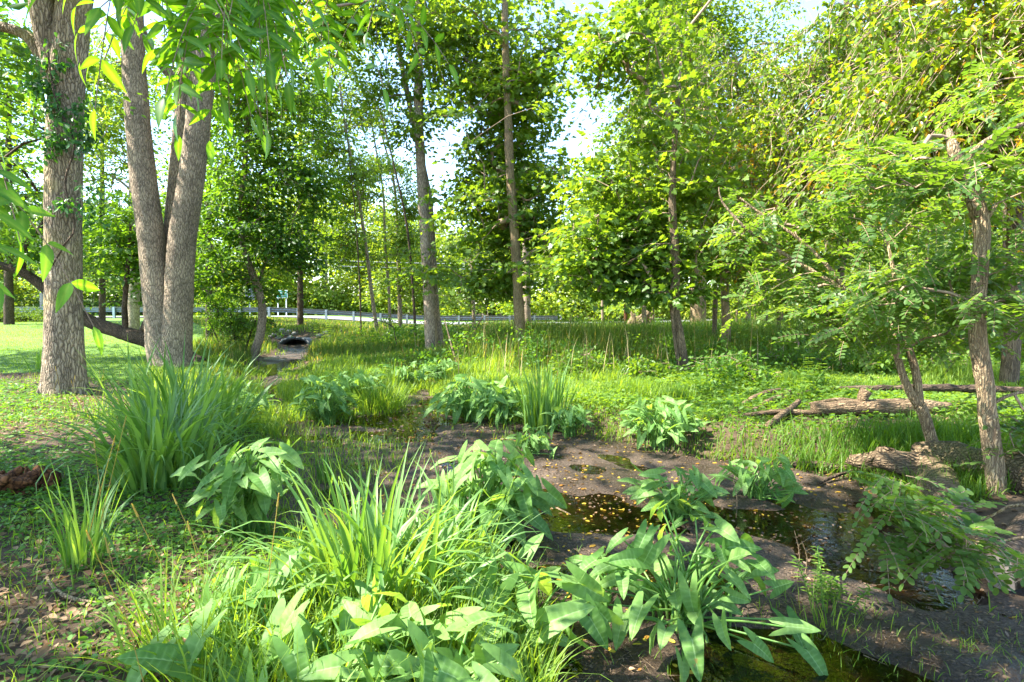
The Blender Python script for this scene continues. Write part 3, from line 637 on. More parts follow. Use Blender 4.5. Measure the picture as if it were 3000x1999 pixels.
# thin stems in the middle distance
def stem(name, label, xd, yd, pts, r0, r1, blobs, mat='maple', bark='bark_grey', style='maple_mid', group=None, **kw):
    q = GR(xd, yd); tree(name, label, [TP(q, pts, r0, r1)], [DB(x, y, q[1] + dy, rx, ry, rz, n) for x, y, dy, rx, ry, rz, n in blobs], style, mat, bark, group, k=8, **kw); return q
stem('thin_maple', 'thin maple with dark curving stem left of the bare sky gap', 868, 772, [(855,680),(840,560),(820,430),(795,300),(780,190)], .11, .04, [(800,420,0,80,70,1.5,26),(830,560,0,80,50,1.3,22),(760,330,0,70,60,1.4,20),(720,240,0,60,60,1.2,12)], over=dict(per=42), dn=3.4)
stem('thin_maple', 'straight thin maple stem, leftmost of the close pair before the guardrail', 897, 765, [(893,660),(885,560),(880,440),(860,320),(850,240)], .10, .03, [(870,430,0,70,60,1.3,20),(900,560,0,60,50,1.2,18),(840,300,0,60,50,1.2,12)], over=dict(per=42), dn=3.4)
stem('thin_maple', 'thicker smooth maple stem right of the straight thin one before the guardrail', 920, 762, [(917,650),(914,540),(905,420),(880,320),(850,210)], .15, .03, [(930,500,0,60,60,1.2,22),(940,640,0,70,40,1,20),(900,390,0,50,50,1,8)], over=dict(per=42), dn=3.4)
stem('thin_maple', 'grey pole-like maple stem between the tall pale trunk and the broad maple', 1090, 785, [(1088,700),(1084,600),(1080,480)], .10, .04, [(1090,560,0,90,60,1.3,26),(1060,680,0,60,28,1,10)], over=dict(per=30))
stem('grey_tree', 'stout grey trunk just behind the broad maple, beside the guardrail end', 1211, 752, [(1210,660),(1208,520),(1215,380)], .30, .2, [(1330,470,1,90,70,2,24),(1290,600,1,90,50,2,22),(1240,420,1,80,80,2,20)], 'far', over=dict(per=40, size=.2))
stem('thin_tree', 'thin tree with airy yellow green top standing in the bright sky gap', 1385, 760, [(1383,650),(1380,500),(1385,380),(1384,300)], .10, .03, [(1385,420,0,50,70,1.2,20),(1400,540,0,80,60,1.4,24),(1430,480,1,60,90,1.5,24)], 'far', style='loose')
stem('red_stub', 'short reddish broken trunk in the far grass right of the guardrail end', 1438, 748, [(1437,722),(1436,700)], .14, .10, [(1450,690,0,40,14,.6,4)], 'maple', 'rotten')
for (x, y, tx, ty, r, lab) in [(1692,752,1690,600,.09,'grey sapling stem right of the pale stripped stem'), (1712,748,1716,580,.07,'darkest of the thin sapling stems beyond the tall grass'),
                               (1760,760,1752,560,.12,'leaning sapling stem beside the sunlit far lawn'), (1835,735,1830,420,.16,'smooth grey stem showing through the leaves above the far lawn'),
                               (1905,770,1910,560,.11,'crooked sapling stem rooted in weeds left of the forked sapling'),
 (1735,745,1725,600,.05,'thinnest sapling stem between the dark and the leaning sapling'),(1795,752,1800,590,.08,'upright sapling stem right of the leaning sapling'),(1870,745,1862,600,.08,'distant sapling stem behind the crooked sapling'),(1965,760,1972,600,.07,'sapling stem seen just left of the fork of the near sapling'),(1500,750,1496,600,.07,'sapling stem left of the vine wrapped trunk'),(2180,775,2172,620,.08,'sapling stem in bright weeds left of the nearest locust')]:
    stem('sapling', lab, x, y, [((x + tx) / 2 + 4, (y + ty) / 2), (tx, ty), (tx - 8, ty - 120)], r, r * .4, [(tx, ty - 40, .5, 100, 80, 2, 26), (tx + 30, ty + 50, 0, 70, 40, 1.5, 14)], 'maple', 'bark_brown', group='saplings beyond the tall grass', over=dict(per=34, size=.17))
# leafless stems in the sky gap
def bare(label, xd, yd, pts, r0, sprays):
    q = GR(xd, yd); root = thing('bare_sapling', label, 'tree', q, 'leafless saplings before the sky gap'); P, Rr = TP(q, pts, r0, .012); tb = MB(); tube(tb, P, Rr, 7, .2, .05, 3); tb.build('trunk', M['bark_dark'], root)
    S = np.vstack([sample_blob(*DB(x, y, q[1], rx, ry, .8, n), gap=.9) for x, y, rx, ry, n in sprays]); nd = resample(P, Rr, .4)[0]; nd = nd[nd[:, 2] > 2.5]; br = MB(); add_branches(br, nd, S, .006, .7, 4, .03); br.build('crown', M['bark_dark'], root)
bare('bare curving sapling leaning left, its dark stem crossing the sky gap', 955, 790, [(950,680),(935,520),(905,380),(880,280),(860,225),(830,200)], .07, [(860,270,60,80,26),(900,400,50,80,18),(810,210,60,40,12)])
bare('bare upright sapling with fine twigs, left part of the sky gap', 830, 775, [(826,640),(815,480),(800,330),(792,220)], .05, [(790,260,60,90,30),(820,420,40,60,10)])
# left background trees
def bg(label, x, y, Y, r, blobs, mat, bark='bark_dark', style='loose', name='background_tree', group='trees behind the lawn', over=None, lean=0, up=0):
    p = PX(x, y, Y); q = np.array([p[0], Y, h1(p[0], Y)])
    tree(name, label, [TP(q, [(x + lean * .3, y - 120), (x + lean, y - 320), (x + lean, y - 520 - up)], r, r * .4)], [DB(bx, by, Y + dy, rx, ry, rz, n) for bx, by, dy, rx, ry, rz, n in blobs], style, mat, bark, group, k=10, over=over, gap=.3)
bg('pale lavender barked tree seen through the gap behind the twin ash', 306, 745, 24, .30, [(240,330,1,120,170,2.5,70),(250,120,1,140,110,2.5,50),(330,560,1,60,80,2,18)], 'maple', 'bark_pale', over=dict(size=.19, per=44))
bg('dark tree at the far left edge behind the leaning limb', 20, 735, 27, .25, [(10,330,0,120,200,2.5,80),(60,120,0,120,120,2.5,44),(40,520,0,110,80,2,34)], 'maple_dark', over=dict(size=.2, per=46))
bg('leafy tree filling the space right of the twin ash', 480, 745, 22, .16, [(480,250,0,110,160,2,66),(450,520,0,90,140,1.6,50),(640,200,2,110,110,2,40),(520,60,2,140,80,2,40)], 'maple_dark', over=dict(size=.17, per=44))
bg('bluish tree between the single ash trunk and the twin ash', 235, 740, 30, .2, [(220,520,0,70,110,2,44),(230,250,2,80,120,2,36),(150,640,0,110,40,2,24)], 'far_blue', over=dict(size=.22, per=46))
bg('tree with airy top at the upper left of the sky gap', 690, 740, 30, .2, [(690,330,0,80,110,2.5,50),(740,180,0,80,110,2.5,44),(650,520,0,80,80,2,30),(780,60,-3,110,70,2,44), (820,230,-2,90,90,2,26), (720,520,-1,80,60,2,24)], 'far', over=dict(size=.2, per=36))
bg('leafy bush filling the gap above the wood pile, behind the sapling row', 1790, 770, 19, .08, [(1780,640,0,110,90,1.6,36),(1830,480,1,110,100,1.8,36)], 'maple', 'bark_brown', name='background_tree', group='trees behind the right bank', over=dict(size=.15, per=46))
bg('yellow green tree behind the long sapling arm at right', 1960, 760, 23, .12, [(1960,560,0,130,130,2,50),(1980,380,1,120,110,2,40)], 'vine', 'bark_brown', group='trees behind the right bank', over=dict(size=.18, per=46))
bg('bright leafy tree between the forked sapling and the nearest locust', 2130, 770, 18, .10, [(2130,620,0,120,110,1.6,46),(2150,430,1,110,110,1.8,40)], 'maple', 'bark_brown', group='trees behind the right bank', over=dict(size=.15, per=46))
bg('sunlit thicket tree right behind the nearest locust trunk', 2310, 790, 15, .09, [(2310,640,0,120,110,1.4,46),(2300,440,1,110,110,1.6,40),(2290,770,-1,110,40,1,22)], 'vine', 'bark_brown', group='trees behind the right bank', over=dict(size=.13, per=46))
bg('dense tree closing the view left of the thickest trunk', 1480, 745, 29, .15, [(1480,560,0,100,110,2.2,44),(1470,330,1,90,120,2.2,40),(1400,640,-1,110,60,1.8,28)], 'maple', 'bark_grey', group='trees behind the right bank', over=dict(size=.2, per=46))
bg('dense tree closing the view right of the thickest trunk', 1720, 745, 30, .15, [(1730,560,0,100,110,2.2,44),(1740,330,1,110,120,2.2,44)], 'far', 'bark_grey', group='trees behind the right bank', over=dict(size=.2, per=46))
q = np.array([-17.2, 13.2, h1(-17.2, 13.2)])  # added out of frame to shade the near lawn; only edge leaves show
tree('lawn_shade_tree', 'leafy tree added outside the left edge to shade the near lawn, branches reaching in', [(np.array([q - [0,0,.3], q + [0,0,3], q + [.2,0,6.5], q + [.3,0,10]]), np.array([.3,.24,.18,.08]))],
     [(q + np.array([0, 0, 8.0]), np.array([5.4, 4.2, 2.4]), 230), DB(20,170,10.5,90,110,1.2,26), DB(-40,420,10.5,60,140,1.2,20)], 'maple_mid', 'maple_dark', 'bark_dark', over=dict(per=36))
# woods beyond the road
far = [(-120,52,150,320),(30,60,140,270),(170,56,130,250),(330,60,130,240),(450,66,120,260),(560,58,110,225),(655,64,95,235),(745,60,90,215),(830,66,80,240),(905,60,80,190),
       (990,70,90,215),(1075,62,80,180),(1160,66,90,215),(1250,58,100,190),(1340,64,85,230),(1440,58,100,330),(1560,54,120,430),(1680,60,110,390),(1790,52,120,470),(1910,58,120,420),(2030,50,130,480),(2160,56,130,450),(2280,50,130,500),(2420,54,140,470)]
farlab = ['far tree at the left edge across the road','far tree between the leaning limb and the single ash trunk','far tree just left of the twin ash','far tree seen behind the twin ash','far tree right behind the twin ash, across the road',
 'sunlit far tree behind the dark signboard','sunlit far tree behind the green road sign','sunlit yellow green far tree right of the green road sign','bushy pale far tree below the sky gap left of the thin stems','low round far tree behind the close pair of thin stems',
 'far tree directly behind the tall pale trunk','far tree between the tall pale trunk and broad maple','far tree directly behind the broad maple','low far tree beyond the guardrail end','far tree under the bright sky gap right of middle',
 'tall far tree right of the bright sky gap','tall far tree behind the vine wrapped maple','tall far tree behind the thickest trunk','tall far tree behind the row of saplings','far tree above the sunlit far lawn',
 'far tree behind the long arm of the forked sapling','far tree behind the top of the forked sapling','far tree behind the nearest locust trunk','far tree at the right edge beyond the weeds']
for i, (x, Y, rx, ht) in enumerate(far):
    p = PX(x, 735, Y); q = np.array([p[0], Y, h1(p[0], Y)]); mat = ('far', 'far', 'far_blue', 'far', 'maple')[i % 5]
    if 5 <= i <= 9: mat = 'far'
    ht = ht * (1.28 if 4 <= i <= 14 else 1.0); cy = 735 - ht * .5; n = int(16 + rx * ht / 900)
    tree('far_tree', farlab[i], [TP(q, [(x + 5, 735 - ht * .35), (x, 735 - ht * .8)], .3, .1)], [DB(x, cy, Y, rx, ht * .5, 3.5, n), DB(x + rx * .4, cy - ht * .22, Y + 1, rx * .6, ht * .28, 3, n // 3), DB(x - rx * .3, 700, Y - 2, rx * .9, 38, 2.5, n // 3)],
         'far', mat, 'bark_grey', 'trees across the road', k=7, step=.6, gap=.35, cull=False, twig=.012, dn=1.5)
def woods():
    xs = rng.uniform(-75, 80, 900); ys = rng.uniform(72, 86, 900); S = np.stack([xs, ys, H(xs, ys) + rng.random(900) ** .8 * (7.5 + 3 * wav2(xs, ys, .12, 91) + 5 * smooth(5, 40, xs) + 3 * smooth(-15, -45, xs))], -1)
    cr = MB(); foliage(cr, None, S, S - [0, 1., .5] + rng.normal(0, .3, S.shape), 'clump', dict(per=60, R=2.6, size=.62, tm=DIAM, thick=.6, hang=.2, tiltn=.5, njit=.6)); tag(cr.build('woods', M['far']), kind='stuff')
woods()
print('trees', time.time() - T0)

# the tree the photographer stands under
o1 = np.array([-5.2, .5, 0]); o1[2] = h1(o1[0], o1[1])
cv = [(np.array([-4.4, 1.9, 8.2]), np.array([2.3, 2.4, 1.6]), 330), (np.array([-7.8, 3.8, 8.6]), np.array([2.6, 3.6, 1.8]), 360), (np.array([-9.7, 3.6, 8.3]), np.array([2.4, 3.2, 1.6]), 230), (np.array([-2.6, -1.6, 8.6]), np.array([4.4, 2.6, 1.8]), 200)]
vis = [DB(470,-95,2.0,120,40,.3,9), DB(420,-10,1.95,30,30,.15,2), DB(510,0,2.0,40,70,.15,6), DB(570,-70,2.1,50,40,.2,5), DB(340,-90,2.0,30,30,.2,1), DB(95,-170,1.9,30,20,.12,1), DB(-45,230,1.6,25,30,.12,2), DB(-80,330,1.5,30,40,.12,2), DB(890,-10,2.6,50,20,.1,2), DB(755,0,2.6,40,20,.1,2)]
def overhang():
    root = thing('overhanging_ash', 'overhanging ash with bright green hanging leaflets at the upper left', 'tree', o1)
    tb = MB(); tube(tb, [o1 - [0,0,.3], o1 + [0,0,2.5], o1 + [.2,.1,5.5], o1 + [.5,.1,9.5]], [.28,.24,.2,.1], 14, .15, .05, 9, .2); tb.build('trunk', M['bark_ash'], root)
    S = np.vstack([sample_blob(*q, gap=.2, seed=61) for q in cv]); S = S[sun_cull(S)]
    px, py, pz = proj(S); S = S[~((pz > .2) & (py > -90) & (px > -80) & (px < 2430))]
    W = np.vstack([sample_blob(*q, gap=.9, seed=62) for q in vis])
    nodes = np.array([o1 + [.02, .02, z] for z in np.arange(3, 9.5, .5)])
    lim = resample([o1 + [.05,.05,3.6], np.array([-3.0,.4,4.4]), np.array([-1.8,1.4,3.9]), np.array([-1.1,2.0,3.1])], [.05,.04,.03,.015], .3)[0]
    br = MB(); tube(br, lim, np.linspace(.035, .006, len(lim)), 7, .1, .05, 5); lim2 = resample([o1 + [.05,.05,3.2], np.array([-3.2,.6,3.3]), np.array([-2.2,1.5,2.75]), np.array([-1.75,1.62,2.35])], [.03,.02,.015,.01], .3)[0]; tube(br, lim2, np.linspace(.022, .005, len(lim2)), 6, .1, .05, 6); lim = np.vstack([lim, lim2])
    A, B = add_branches(br, nodes, S, .008, .5, 5, .12); A2, B2 = add_branches(br, lim, W, .0035, .2, 5, .02)
    cr = MB(); foliage(cr, None, B, A, 'clump', {**STY['canopy'][1], 'per': 26})
    foliage(cr, br, B2, A2, 'pinnate', {**STY['ash'][1], 'sweep': (0, 0, -.55)})
    nf = cr.nfaces(); cr.join(br); cr.build('crown', M['ash'], root, second=(nf, M['twig']))
overhang()

# creeper on the single ash trunk
def creeper():
    Y = b[1] - .42; root = thing('climbing_creeper', 'dark leafy creeper climbing the upper part of the single ash trunk', 'vine', PX(120, 560, Y + .1))
    st = MB(); tube(st, [PX(120,610,Y+.1), PX(150,560,Y), PX(172,520,Y+.02), PX(150,420,Y), PX(170,330,Y-.02), PX(128,230,Y+.05), PX(110,120,Y+.1)], [.014]*7, 5, .08, .1, 4); st.build('stem', M['bark_dark'], root)
    S = np.vstack([sample_blob(*DB(*q), gap=.9) for q in [(105,190,Y+.1,38,70,.12,26),(125,265,Y+.05,30,30,.1,8),(118,330,Y+.08,26,50,.1,10),(205,300,Y+.1,20,25,.08,6),(160,300,Y-.05,25,12,.05,3),(185,345,Y-.03,20,14,.05,3),(140,470,Y,28,10,.06,4),(215,480,Y+.1,22,40,.1,7),(195,250,Y+.15,20,30,.1,5)]])
    cr = MB(); idx = np.repeat(np.arange(len(S)), 14); c = S[idx] + rng.normal(0, .07, (len(idx), 3)); d = rng.normal(0, 1, c.shape) - [0, 0, .8]
    leaves(cr, c, d, np.array([.0, -.8, .7]) + rng.normal(0, .4, c.shape), .085 * rng.uniform(.7, 1.3, len(c)), OVATE, rng.random(len(c)) * .9); cr.build('leaves', M['creeper'], root)
creeper()

# ------------------------------------------------------------------ plants of the creek
def arum(label, xd, yd, hgt, spread, n, leaf, seed, flop=0.0, bias=(0, 0), group='arrow leaved plants along the creek'):
    global rng; n = int(n * 1.45); leaf *= .60
    keep = rng; rng = np.random.default_rng(seed)
    B0 = GR(xd, yd); root = thing('arrow_arum', label, 'plant', B0, group)
    az = rng.uniform(0, 2 * PI, n) ; rad = spread * rng.uniform(.15, 1, n) ** .7; hz = hgt * rng.uniform(.35, 1.0, n) * (1 - .35 * (rad / spread) ** 2)
    fl = rng.random(n) < flop; hz[fl] *= .35; rad[fl] *= 1.25
    dirv = np.stack([np.cos(az), np.sin(az), 0 * az], -1)
    base = B0 + rng.normal(0, .16 * spread, (n, 3)) * [1, 1, 0]
    tip = base + dirv * rad[:, None] + np.array([0, 0, 1.]) * hz[:, None] + np.array([bias[0], bias[1], 0]) * (hz / hgt)[:, None]
    tip[:, 2] = np.maximum(tip[:, 2], H(tip[:, 0], tip[:, 1]) + .05)
    st = MB(); prev = base - [0, 0, .05]; m = 6
    for i in range(1, m + 1):
        s = i / m; pos = base + (tip - base) * np.stack([s ** 1.6, s ** 1.6, s ** .8 * np.ones_like(s)], -1)
        prisms(st, prev, pos, .0085 - .004 * (s - 1 / m), .0085 - .004 * s, 5, rng.random(n)); prev = pos
    lf = MB(); d = dirv * rng.uniform(.5, 1, (n, 1)) + np.array([0, 0, 1.]) * rng.normal(-.30, .42, (n, 1)) + rng.normal(0, .28, (n, 3))
    nn = np.array([0, 0, 1.]) + rng.normal(0, .38, (n, 3)) + np.array([-.25, -.3, 0])
    leaves(lf, tip, d, nn, leaf * rng.uniform(.65, 1.15, n), ARROW, rng.random(n))
    y = rng.random(n) < .0
    st.build('stalks', M['stalk'], root); lf.build('leaves', M['arum'], root); rng = keep
A_ = [
 ('leafy arrow plant on the mud edge directly behind the front iris clump', 1128, 1225, .66, .38, 84, .29, 1),
 ('big arrow leaf plant with splayed pale stalks on the right hand mud', 1572, 1425, .62, .46, 46, .265, 2, .3),
 ('bluish arrow plant in shade between the left iris and the front iris', 575, 1225, .68, .32, 50, .28, 3),
 ('arrow plant spilling over the mud just above the big splayed one', 1560, 1190, .42, .30, 34, .22, 4, .15),
 ('upright arrow plant on dark mud left of the hollow log', 1745, 1145, .42, .26, 30, .22, 5, .1),
 ('dark arrow plant on the bank right of the upright iris', 1512, 1020, .58, .40, 60, .27, 6),
 ('broad sunlit arrow plant left of the upright iris clump', 1090, 960, .62, .50, 84, .31, 7),
 ('sunlit arrow plant touching the left side of the upright iris', 1160, 972, .52, .36, 46, .29, 8),
 ('arrow plant half hiding the base of the upright iris, right side', 1305, 1003, .45, .26, 30, .24, 9),
 ('low arrow plant with yellowing base in front of the upright iris', 1222, 1040, .34, .24, 26, .20, 10, .2),
 ('dark arrow plant at the stream bend left of the grass mound', 748, 972, .66, .42, 66, .28, 11),
 ('low arrow plant behind the grass mound by the second stream bend', 800, 905, .40, .6, 50, .25, 12),
 ('shaded arrow plants on the far bank left of the tall pale trunk', 935, 875, .40, .8, 44, .27, 13),
 ('small leaning arrow plant at the left iris edge by the stream', 560, 955, .45, .5, 40, .22, 14),
 ('largest leaved arrow plant at the bottom edge, left part', 640, 1560, .34, .36, 26, .30, 15),
 ('big pale arrow plant at the bottom edge below the front iris', 800, 1640, .38, .34, 26, .31, 16),
 ('broad leaved arrow plant at the bottom edge, middle', 960, 1680, .42, .30, 24, .31, 17),
 ('arrow plant with wavy leaves leaning over the mud at the bottom', 1190, 1500, .40, .34, 22, .33, 18),
 ('tall arrow plant right of the front iris, leaves over the mud edge', 1120, 1420, .38, .30, 18, .30, 19),
 ('small arrow plant of two leaf pairs on the mud right of front iris', 1395, 1350, .22, .20, 9, .18, 20, .3),
 ('arrow plant among weeds at the left of the front iris foot', 600, 1430, .28, .28, 14, .26, 21),
 ('distant arrow plant at the foot of the tall pale trunk', 1010, 860, .35, .5, 34, .24, 22),
]
for a in A_: arum(*a)

def clump(name, label, xd, yd, n, length, width, spread, lean, curl, mat='iris', segs=8, seed=0, cat='plant', group=None, fold=.35, kinks=.15, seeds=0, off=(0, 0)):
    global rng
    keep = rng; rng = np.random.default_rng(300 + seed)
    B0 = GR(xd, yd); root = thing(name, label, cat, B0, group); az = rng.uniform(0, 2 * PI, n); r = spread * rng.random(n) ** .6
    base = B0 + np.stack([np.cos(az) * r, np.sin(az) * r, 0 * az], -1); base[:, 2] = H(base[:, 0], base[:, 1]) - .02
    a2 = az + rng.normal(0, .7, n); L = length * rng.uniform(.55, 1.1, n)
    kk = (np.where(rng.random(n) < kinks, rng.uniform(.45, .8, n), 9), rng.uniform(.8, 1.7, n))
    mb = MB(); blades(mb, base, a2, L, width * rng.uniform(.7, 1.2, n), np.abs(rng.normal(lean, lean * .6, n)) * (r / spread) ** .5, np.abs(rng.normal(curl, curl * .7, n)), segs, rng.random(n), 1.8, fold, kk)
    mb.build('blades', M[mat], root)
    if seeds:
        sm = MB(); q = B0 + rng.normal(0, spread * .7, (seeds, 3)) * [1, 1, 0]; t = q + np.stack([rng.normal(off[0], .12, seeds), rng.normal(off[1], .12, seeds), length * rng.uniform(.9, 1.25, seeds)], -1)
        prisms(sm, q, t, .0022, .0015, 4); prisms(sm, t, t + (t - q) * .09, .0045, .002, 5); sm.build('seed_stems', M['seed'], root)
    rng = keep
IR = 'clumps of sword leaves'
clump('iris', 'largest sunlit iris clump with arching blades in the front middle', 870, 1400, 230, .84, .0150, .29, .48, 1.6, seed=1, group=IR, kinks=.22)
clump('iris', 'sunlit iris blades right of the front clump, leaning toward the mud', 1040, 1330, 70, .75, .014, .18, .5, 1.1, seed=2, group=IR)
clump('iris', 'large shaded iris clump in front of the twin ash, nearer of the pair', 375, 1105, 200, 1.05, .020, .34, .36, 1.5, seed=3, group=IR, kinks=.12)
clump('iris', 'dark iris clump at the foot of the twin ash, farther of the pair', 410, 985, 170, 1.15, .021, .68, .4, .7, seed=4, group=IR, kinks=.08)
clump('iris', 'upright stiff iris clump on the far mud edge near the middle', 1250, 985, 130, 1.0, .018, .27, .2, .22, seed=5, group=IR, kinks=.03)
clump('iris', 'thin dark iris tuft at the left side of the single ash trunk', 88, 850, 22, .75, .018, .15, .35, .6, seed=6, group=IR)
clump('iris', 'narrow upright iris tuft alone on the mud behind the front clump', 745, 1110, 16, .42, .010, .05, .15, .15, seed=7, group=IR)
clump('grass_clump', 'loose grass clump with long thin blades on the left bank', 190, 1300, 60, .62, .0065, .10, .3, .7, 'iris', seed=8, seeds=3, fold=.2)
clump('grass_clump', 'round bright grass mound on the stream bend left of middle', 872, 935, 420, .55, .007, .42, .4, .9, 'grass', 6, 9, fold=0)
clump('grass_clump', 'yellow green sedge tuft with seed heads at the bottom left', 430, 1520, 130, .48, .0045, .20, .6, .9, 'grass', 6, 10, seeds=6, fold=0, off=(-.1, 0))
clump('grass_clump', 'seeding grass tuft at the foot of the single ash trunk', 205, 960, 26, .5, .007, .25, .35, .6, 'iris', 6, 11, seeds=8, fold=0)
clump('grass_clump', 'small bright grass tuft on wet mud at the lower right', 1900, 1440, 44, .20, .004, .16, .5, .7, 'grass', 5, 12, fold=0)
clump('grass_clump', 'small grass tuft at the far mud edge, narrow blades standing', 905, 905, 22, .75, .013, .09, .12, .15, 'grass', 6, 13, fold=0)
clump('grass_clump', 'arching grass tuft between the big bottom leaves, lower middle', 1010, 1500, 90, .42, .008, .22, .5, 1.1, 'grass', 7, 14, fold=.2)
clump('grass_clump', 'arching grass tuft at the bottom edge right of the big leaves', 1130, 1620, 60, .40, .008, .18, .5, 1.1, 'grass', 7, 15, fold=.2)
def weed(label, xd, yd, stems, hgt, spread, leaf, seed, mat='weed'):
    global rng
    keep = rng; rng = np.random.default_rng(500 + seed); B0 = GR(xd, yd); root = thing('weed', label, 'plant', B0)
    q = B0 + rng.normal(0, spread, (stems, 3)) * [1, 1, 0]; t = q + np.stack([rng.normal(0, .06, stems), rng.normal(0, .06, stems), hgt * rng.uniform(.6, 1.1, stems)], -1)
    sm = MB(); prisms(sm, q, t, .003, .002, 4); sm.build('stems', M['stalk'], root); lf = MB(); m = 9
    for i in range(2, m + 1):
        c = q + (t - q) * i / m; az = rng.uniform(0, 2 * PI, stems)
        for k in (0, 1, 2):
            d = np.stack([np.cos(az + k * 2.1), np.sin(az + k * 2.1), np.full(stems, .25)], -1); leaves(lf, c, d, np.array([[0, 0, 1.]]) + 0 * c, leaf * rng.uniform(.7, 1.2, stems), LANCE, rng.random(stems))
    lf.build('leaves', M[mat], root); rng = keep
weed('small leafy weed growing in the mud below the near locust shoot', 1890, 1385, 9, .24, .05, .05, 1)
weed('bright nettle like weed at the right edge of the stream culvert', 745, 790, 10, .9, .25, .12, 2)
weed('yellowish dry weed in the grass right of the broad maple', 1275, 838, 10, .75, .25, .10, 3, 'tallgrass')
weed('tall dark weed standing behind the long fallen pole', 1870, 905, 8, .6, .12, .09, 4)

# ------------------------------------------------------------------ ground vegetation (uncountable)
def scatter(n, y0, y1, ang=46, pw=1.0):
    """points over the ground in a wedge, thinning with distance"""
    u = rng.random(n); e = 2 - pw
    y = (y0 ** e + u * (y1 ** e - y0 ** e)) ** (1 / e) if abs(e) > 1e-6 else y0 * (y1 / y0) ** u
    x = y * np.tan(np.radians(ang)) * rng.uniform(-1, 1, n); return x, y
def dens(x, y, f, seed, lo, hi): return rng.random(len(x)) < smooth(lo, hi, wav2(x, y, f, seed))
def to3(x, y): return np.stack([x, y, H(x, y)], -1)
BANKL = lambda x, y: (x < -.2 - .02 * y)
RAILP = np.array([[-36, 35.0], [-22, 38.5], [-10, 41.5], [3.5, 43.2]])
def road_gap(x, y): return y < np.interp(x, RAILP[:, 0], RAILP[:, 1]) - .2
# tall grass of the middle field
x, y = scatter(210000, 10, 42, 44, 1.3); s = mud_sd(x, y)
m = (s > .3) & (rng.random(len(x)) < smooth(-1.5, 3., y - 12.2 + 1.7 * wav2(x, y, .8, 58))) & ~lawn_mask(x, y) & (x > -.62 * y) & road_gap(x, y) & (np.hypot(x - CULV[0], y - CULV[1]) > 1.3); x, y, s = x[m], y[m], s[m]
tall = .32 + .50 * smooth(-2.5, .5, x + .1 * y - 1.5) * smooth(11.5, 15.5, y + 1.2 * wav2(x, y, .8, 58)) + .22 * wav2(x, y, .9, 31)
n = len(x); mb = MB(); blades(mb, to3(x, y), rng.uniform(0, 2 * PI, n), np.clip(tall * (1 - .55 * smooth(20, 30, y)), .12, 1.1) * rng.uniform(.6, 1.25, n), .0045 * (1 + y / 14), np.abs(rng.normal(.15, .15, n)), np.abs(rng.normal(.5, .4, n)), 3, rng.random(n))
tag(mb.build('tall_grass', M['tallgrass']), kind='stuff')
# fine grass of the stream banks and the right bank
x, y = scatter(210000, 3.0, 15.5, 46, 1.15); s = mud_sd(x, y)
right = (x > .3) & (s > -.05); left = (x < .3) & (s > -.12) & (y > 7.2) & (x > -.64 * y) & ~lawn_mask(x, y)
m = right | left; m &= dens(x, y, 1.7, 33, -1.5, .5) & ~((x > 2.6) & (y < 4.3)); x, y, s = x[m], y[m], s[m]; n = len(x)
hgt = .10 + .08 * wav2(x, y, 1.6, 34) + .05 * smooth(.2, 1.5, s) + .10 * (x < 0) + .16 * (wav2(x, y, 2.6, 44) > .95); mb = MB()
blades(mb, to3(x, y), rng.uniform(0, 2 * PI, n), np.clip(hgt, .05, .5) * rng.uniform(.5, 1.3, n), .0028 + .0004 * y, np.abs(rng.normal(.3, .25, n)), np.abs(rng.normal(.9, .5, n)), 3, np.clip(.5 + .25 * wav2(x, y, .7, 35) + rng.normal(0, .2, n), 0, 1))
tag(mb.build('bank_grass', M['grass']), kind='stuff')
# low leafy weeds on the right bank and under the right trees
x, y = scatter(230000, 4.2, 24, 46, 1.2); s = mud_sd(x, y); m = (x > .8) & (s > .05) & dens(x, y, 1.0, 36, -1.6, .1); x, y = x[m], y[m]; n = len(x)
c = to3(x, y); c[:, 2] += np.clip(.10 + .08 * wav2(x, y, 1.6, 37) + .25 * smooth(10, 15, y) * smooth(2, 5, x), .03, .6) * rng.random(n) ** .6
az = rng.uniform(0, 2 * PI, n); d = np.stack([np.cos(az), np.sin(az), rng.normal(0, .35, n)], -1); mb = MB()
leaves(mb, c, d, np.array([0, 0, 1.]) + rng.normal(0, .45, c.shape), (.030 + .0045 * y) * rng.uniform(.6, 1.3, n), OVATE, np.clip(.55 + .25 * wav2(x, y, .6, 38) + rng.normal(0, .2, n), 0, 1)); tag(mb.build('leafy_weeds', M['weed']), kind='stuff')
# ground ivy and clover over the left bank litter
x, y = scatter(230000, 1.7, 13, 46, 1.1); s = mud_sd(x, y); m = (x < .35) & (s > .0) & ~lawn_mask(x, y) & dens(x, y, 2.2, 39, -.95, .9); x, y = x[m], y[m]; n = len(x)
c = to3(x, y); c[:, 2] += .005 + .06 * rng.random(n) ** 1.5; az = rng.uniform(0, 2 * PI, n); d = np.stack([np.cos(az), np.sin(az), rng.normal(0, .25, n)], -1); mb = MB()
leaves(mb, c, d, np.array([0, 0, 1.]) + rng.normal(0, .35, c.shape), (.022 + .003 * y) * rng.uniform(.5, 1.4, n), OVAL, np.clip(rng.normal(.5, .25, n), 0, 1)); tag(mb.build('ground_ivy', M['cover']), kind='stuff')
x, y = scatter(26000, 1.7, 12, 46, 1.1); s = mud_sd(x, y); m = (x < .3) & (s > .0) & ~lawn_mask(x, y) & dens(x, y, 1.7, 40, -.6, .9); x, y = x[m], y[m]; n = len(x); mb = MB()
blades(mb, to3(x, y), rng.uniform(0, 2 * PI, n), rng.uniform(.03, .14, n), .0014 + .0004 * y, np.abs(rng.normal(.4, .3, n)), np.abs(rng.normal(.8, .5, n)), 3, rng.random(n)); tag(mb.build('short_grass', M['grass']), kind='stuff')
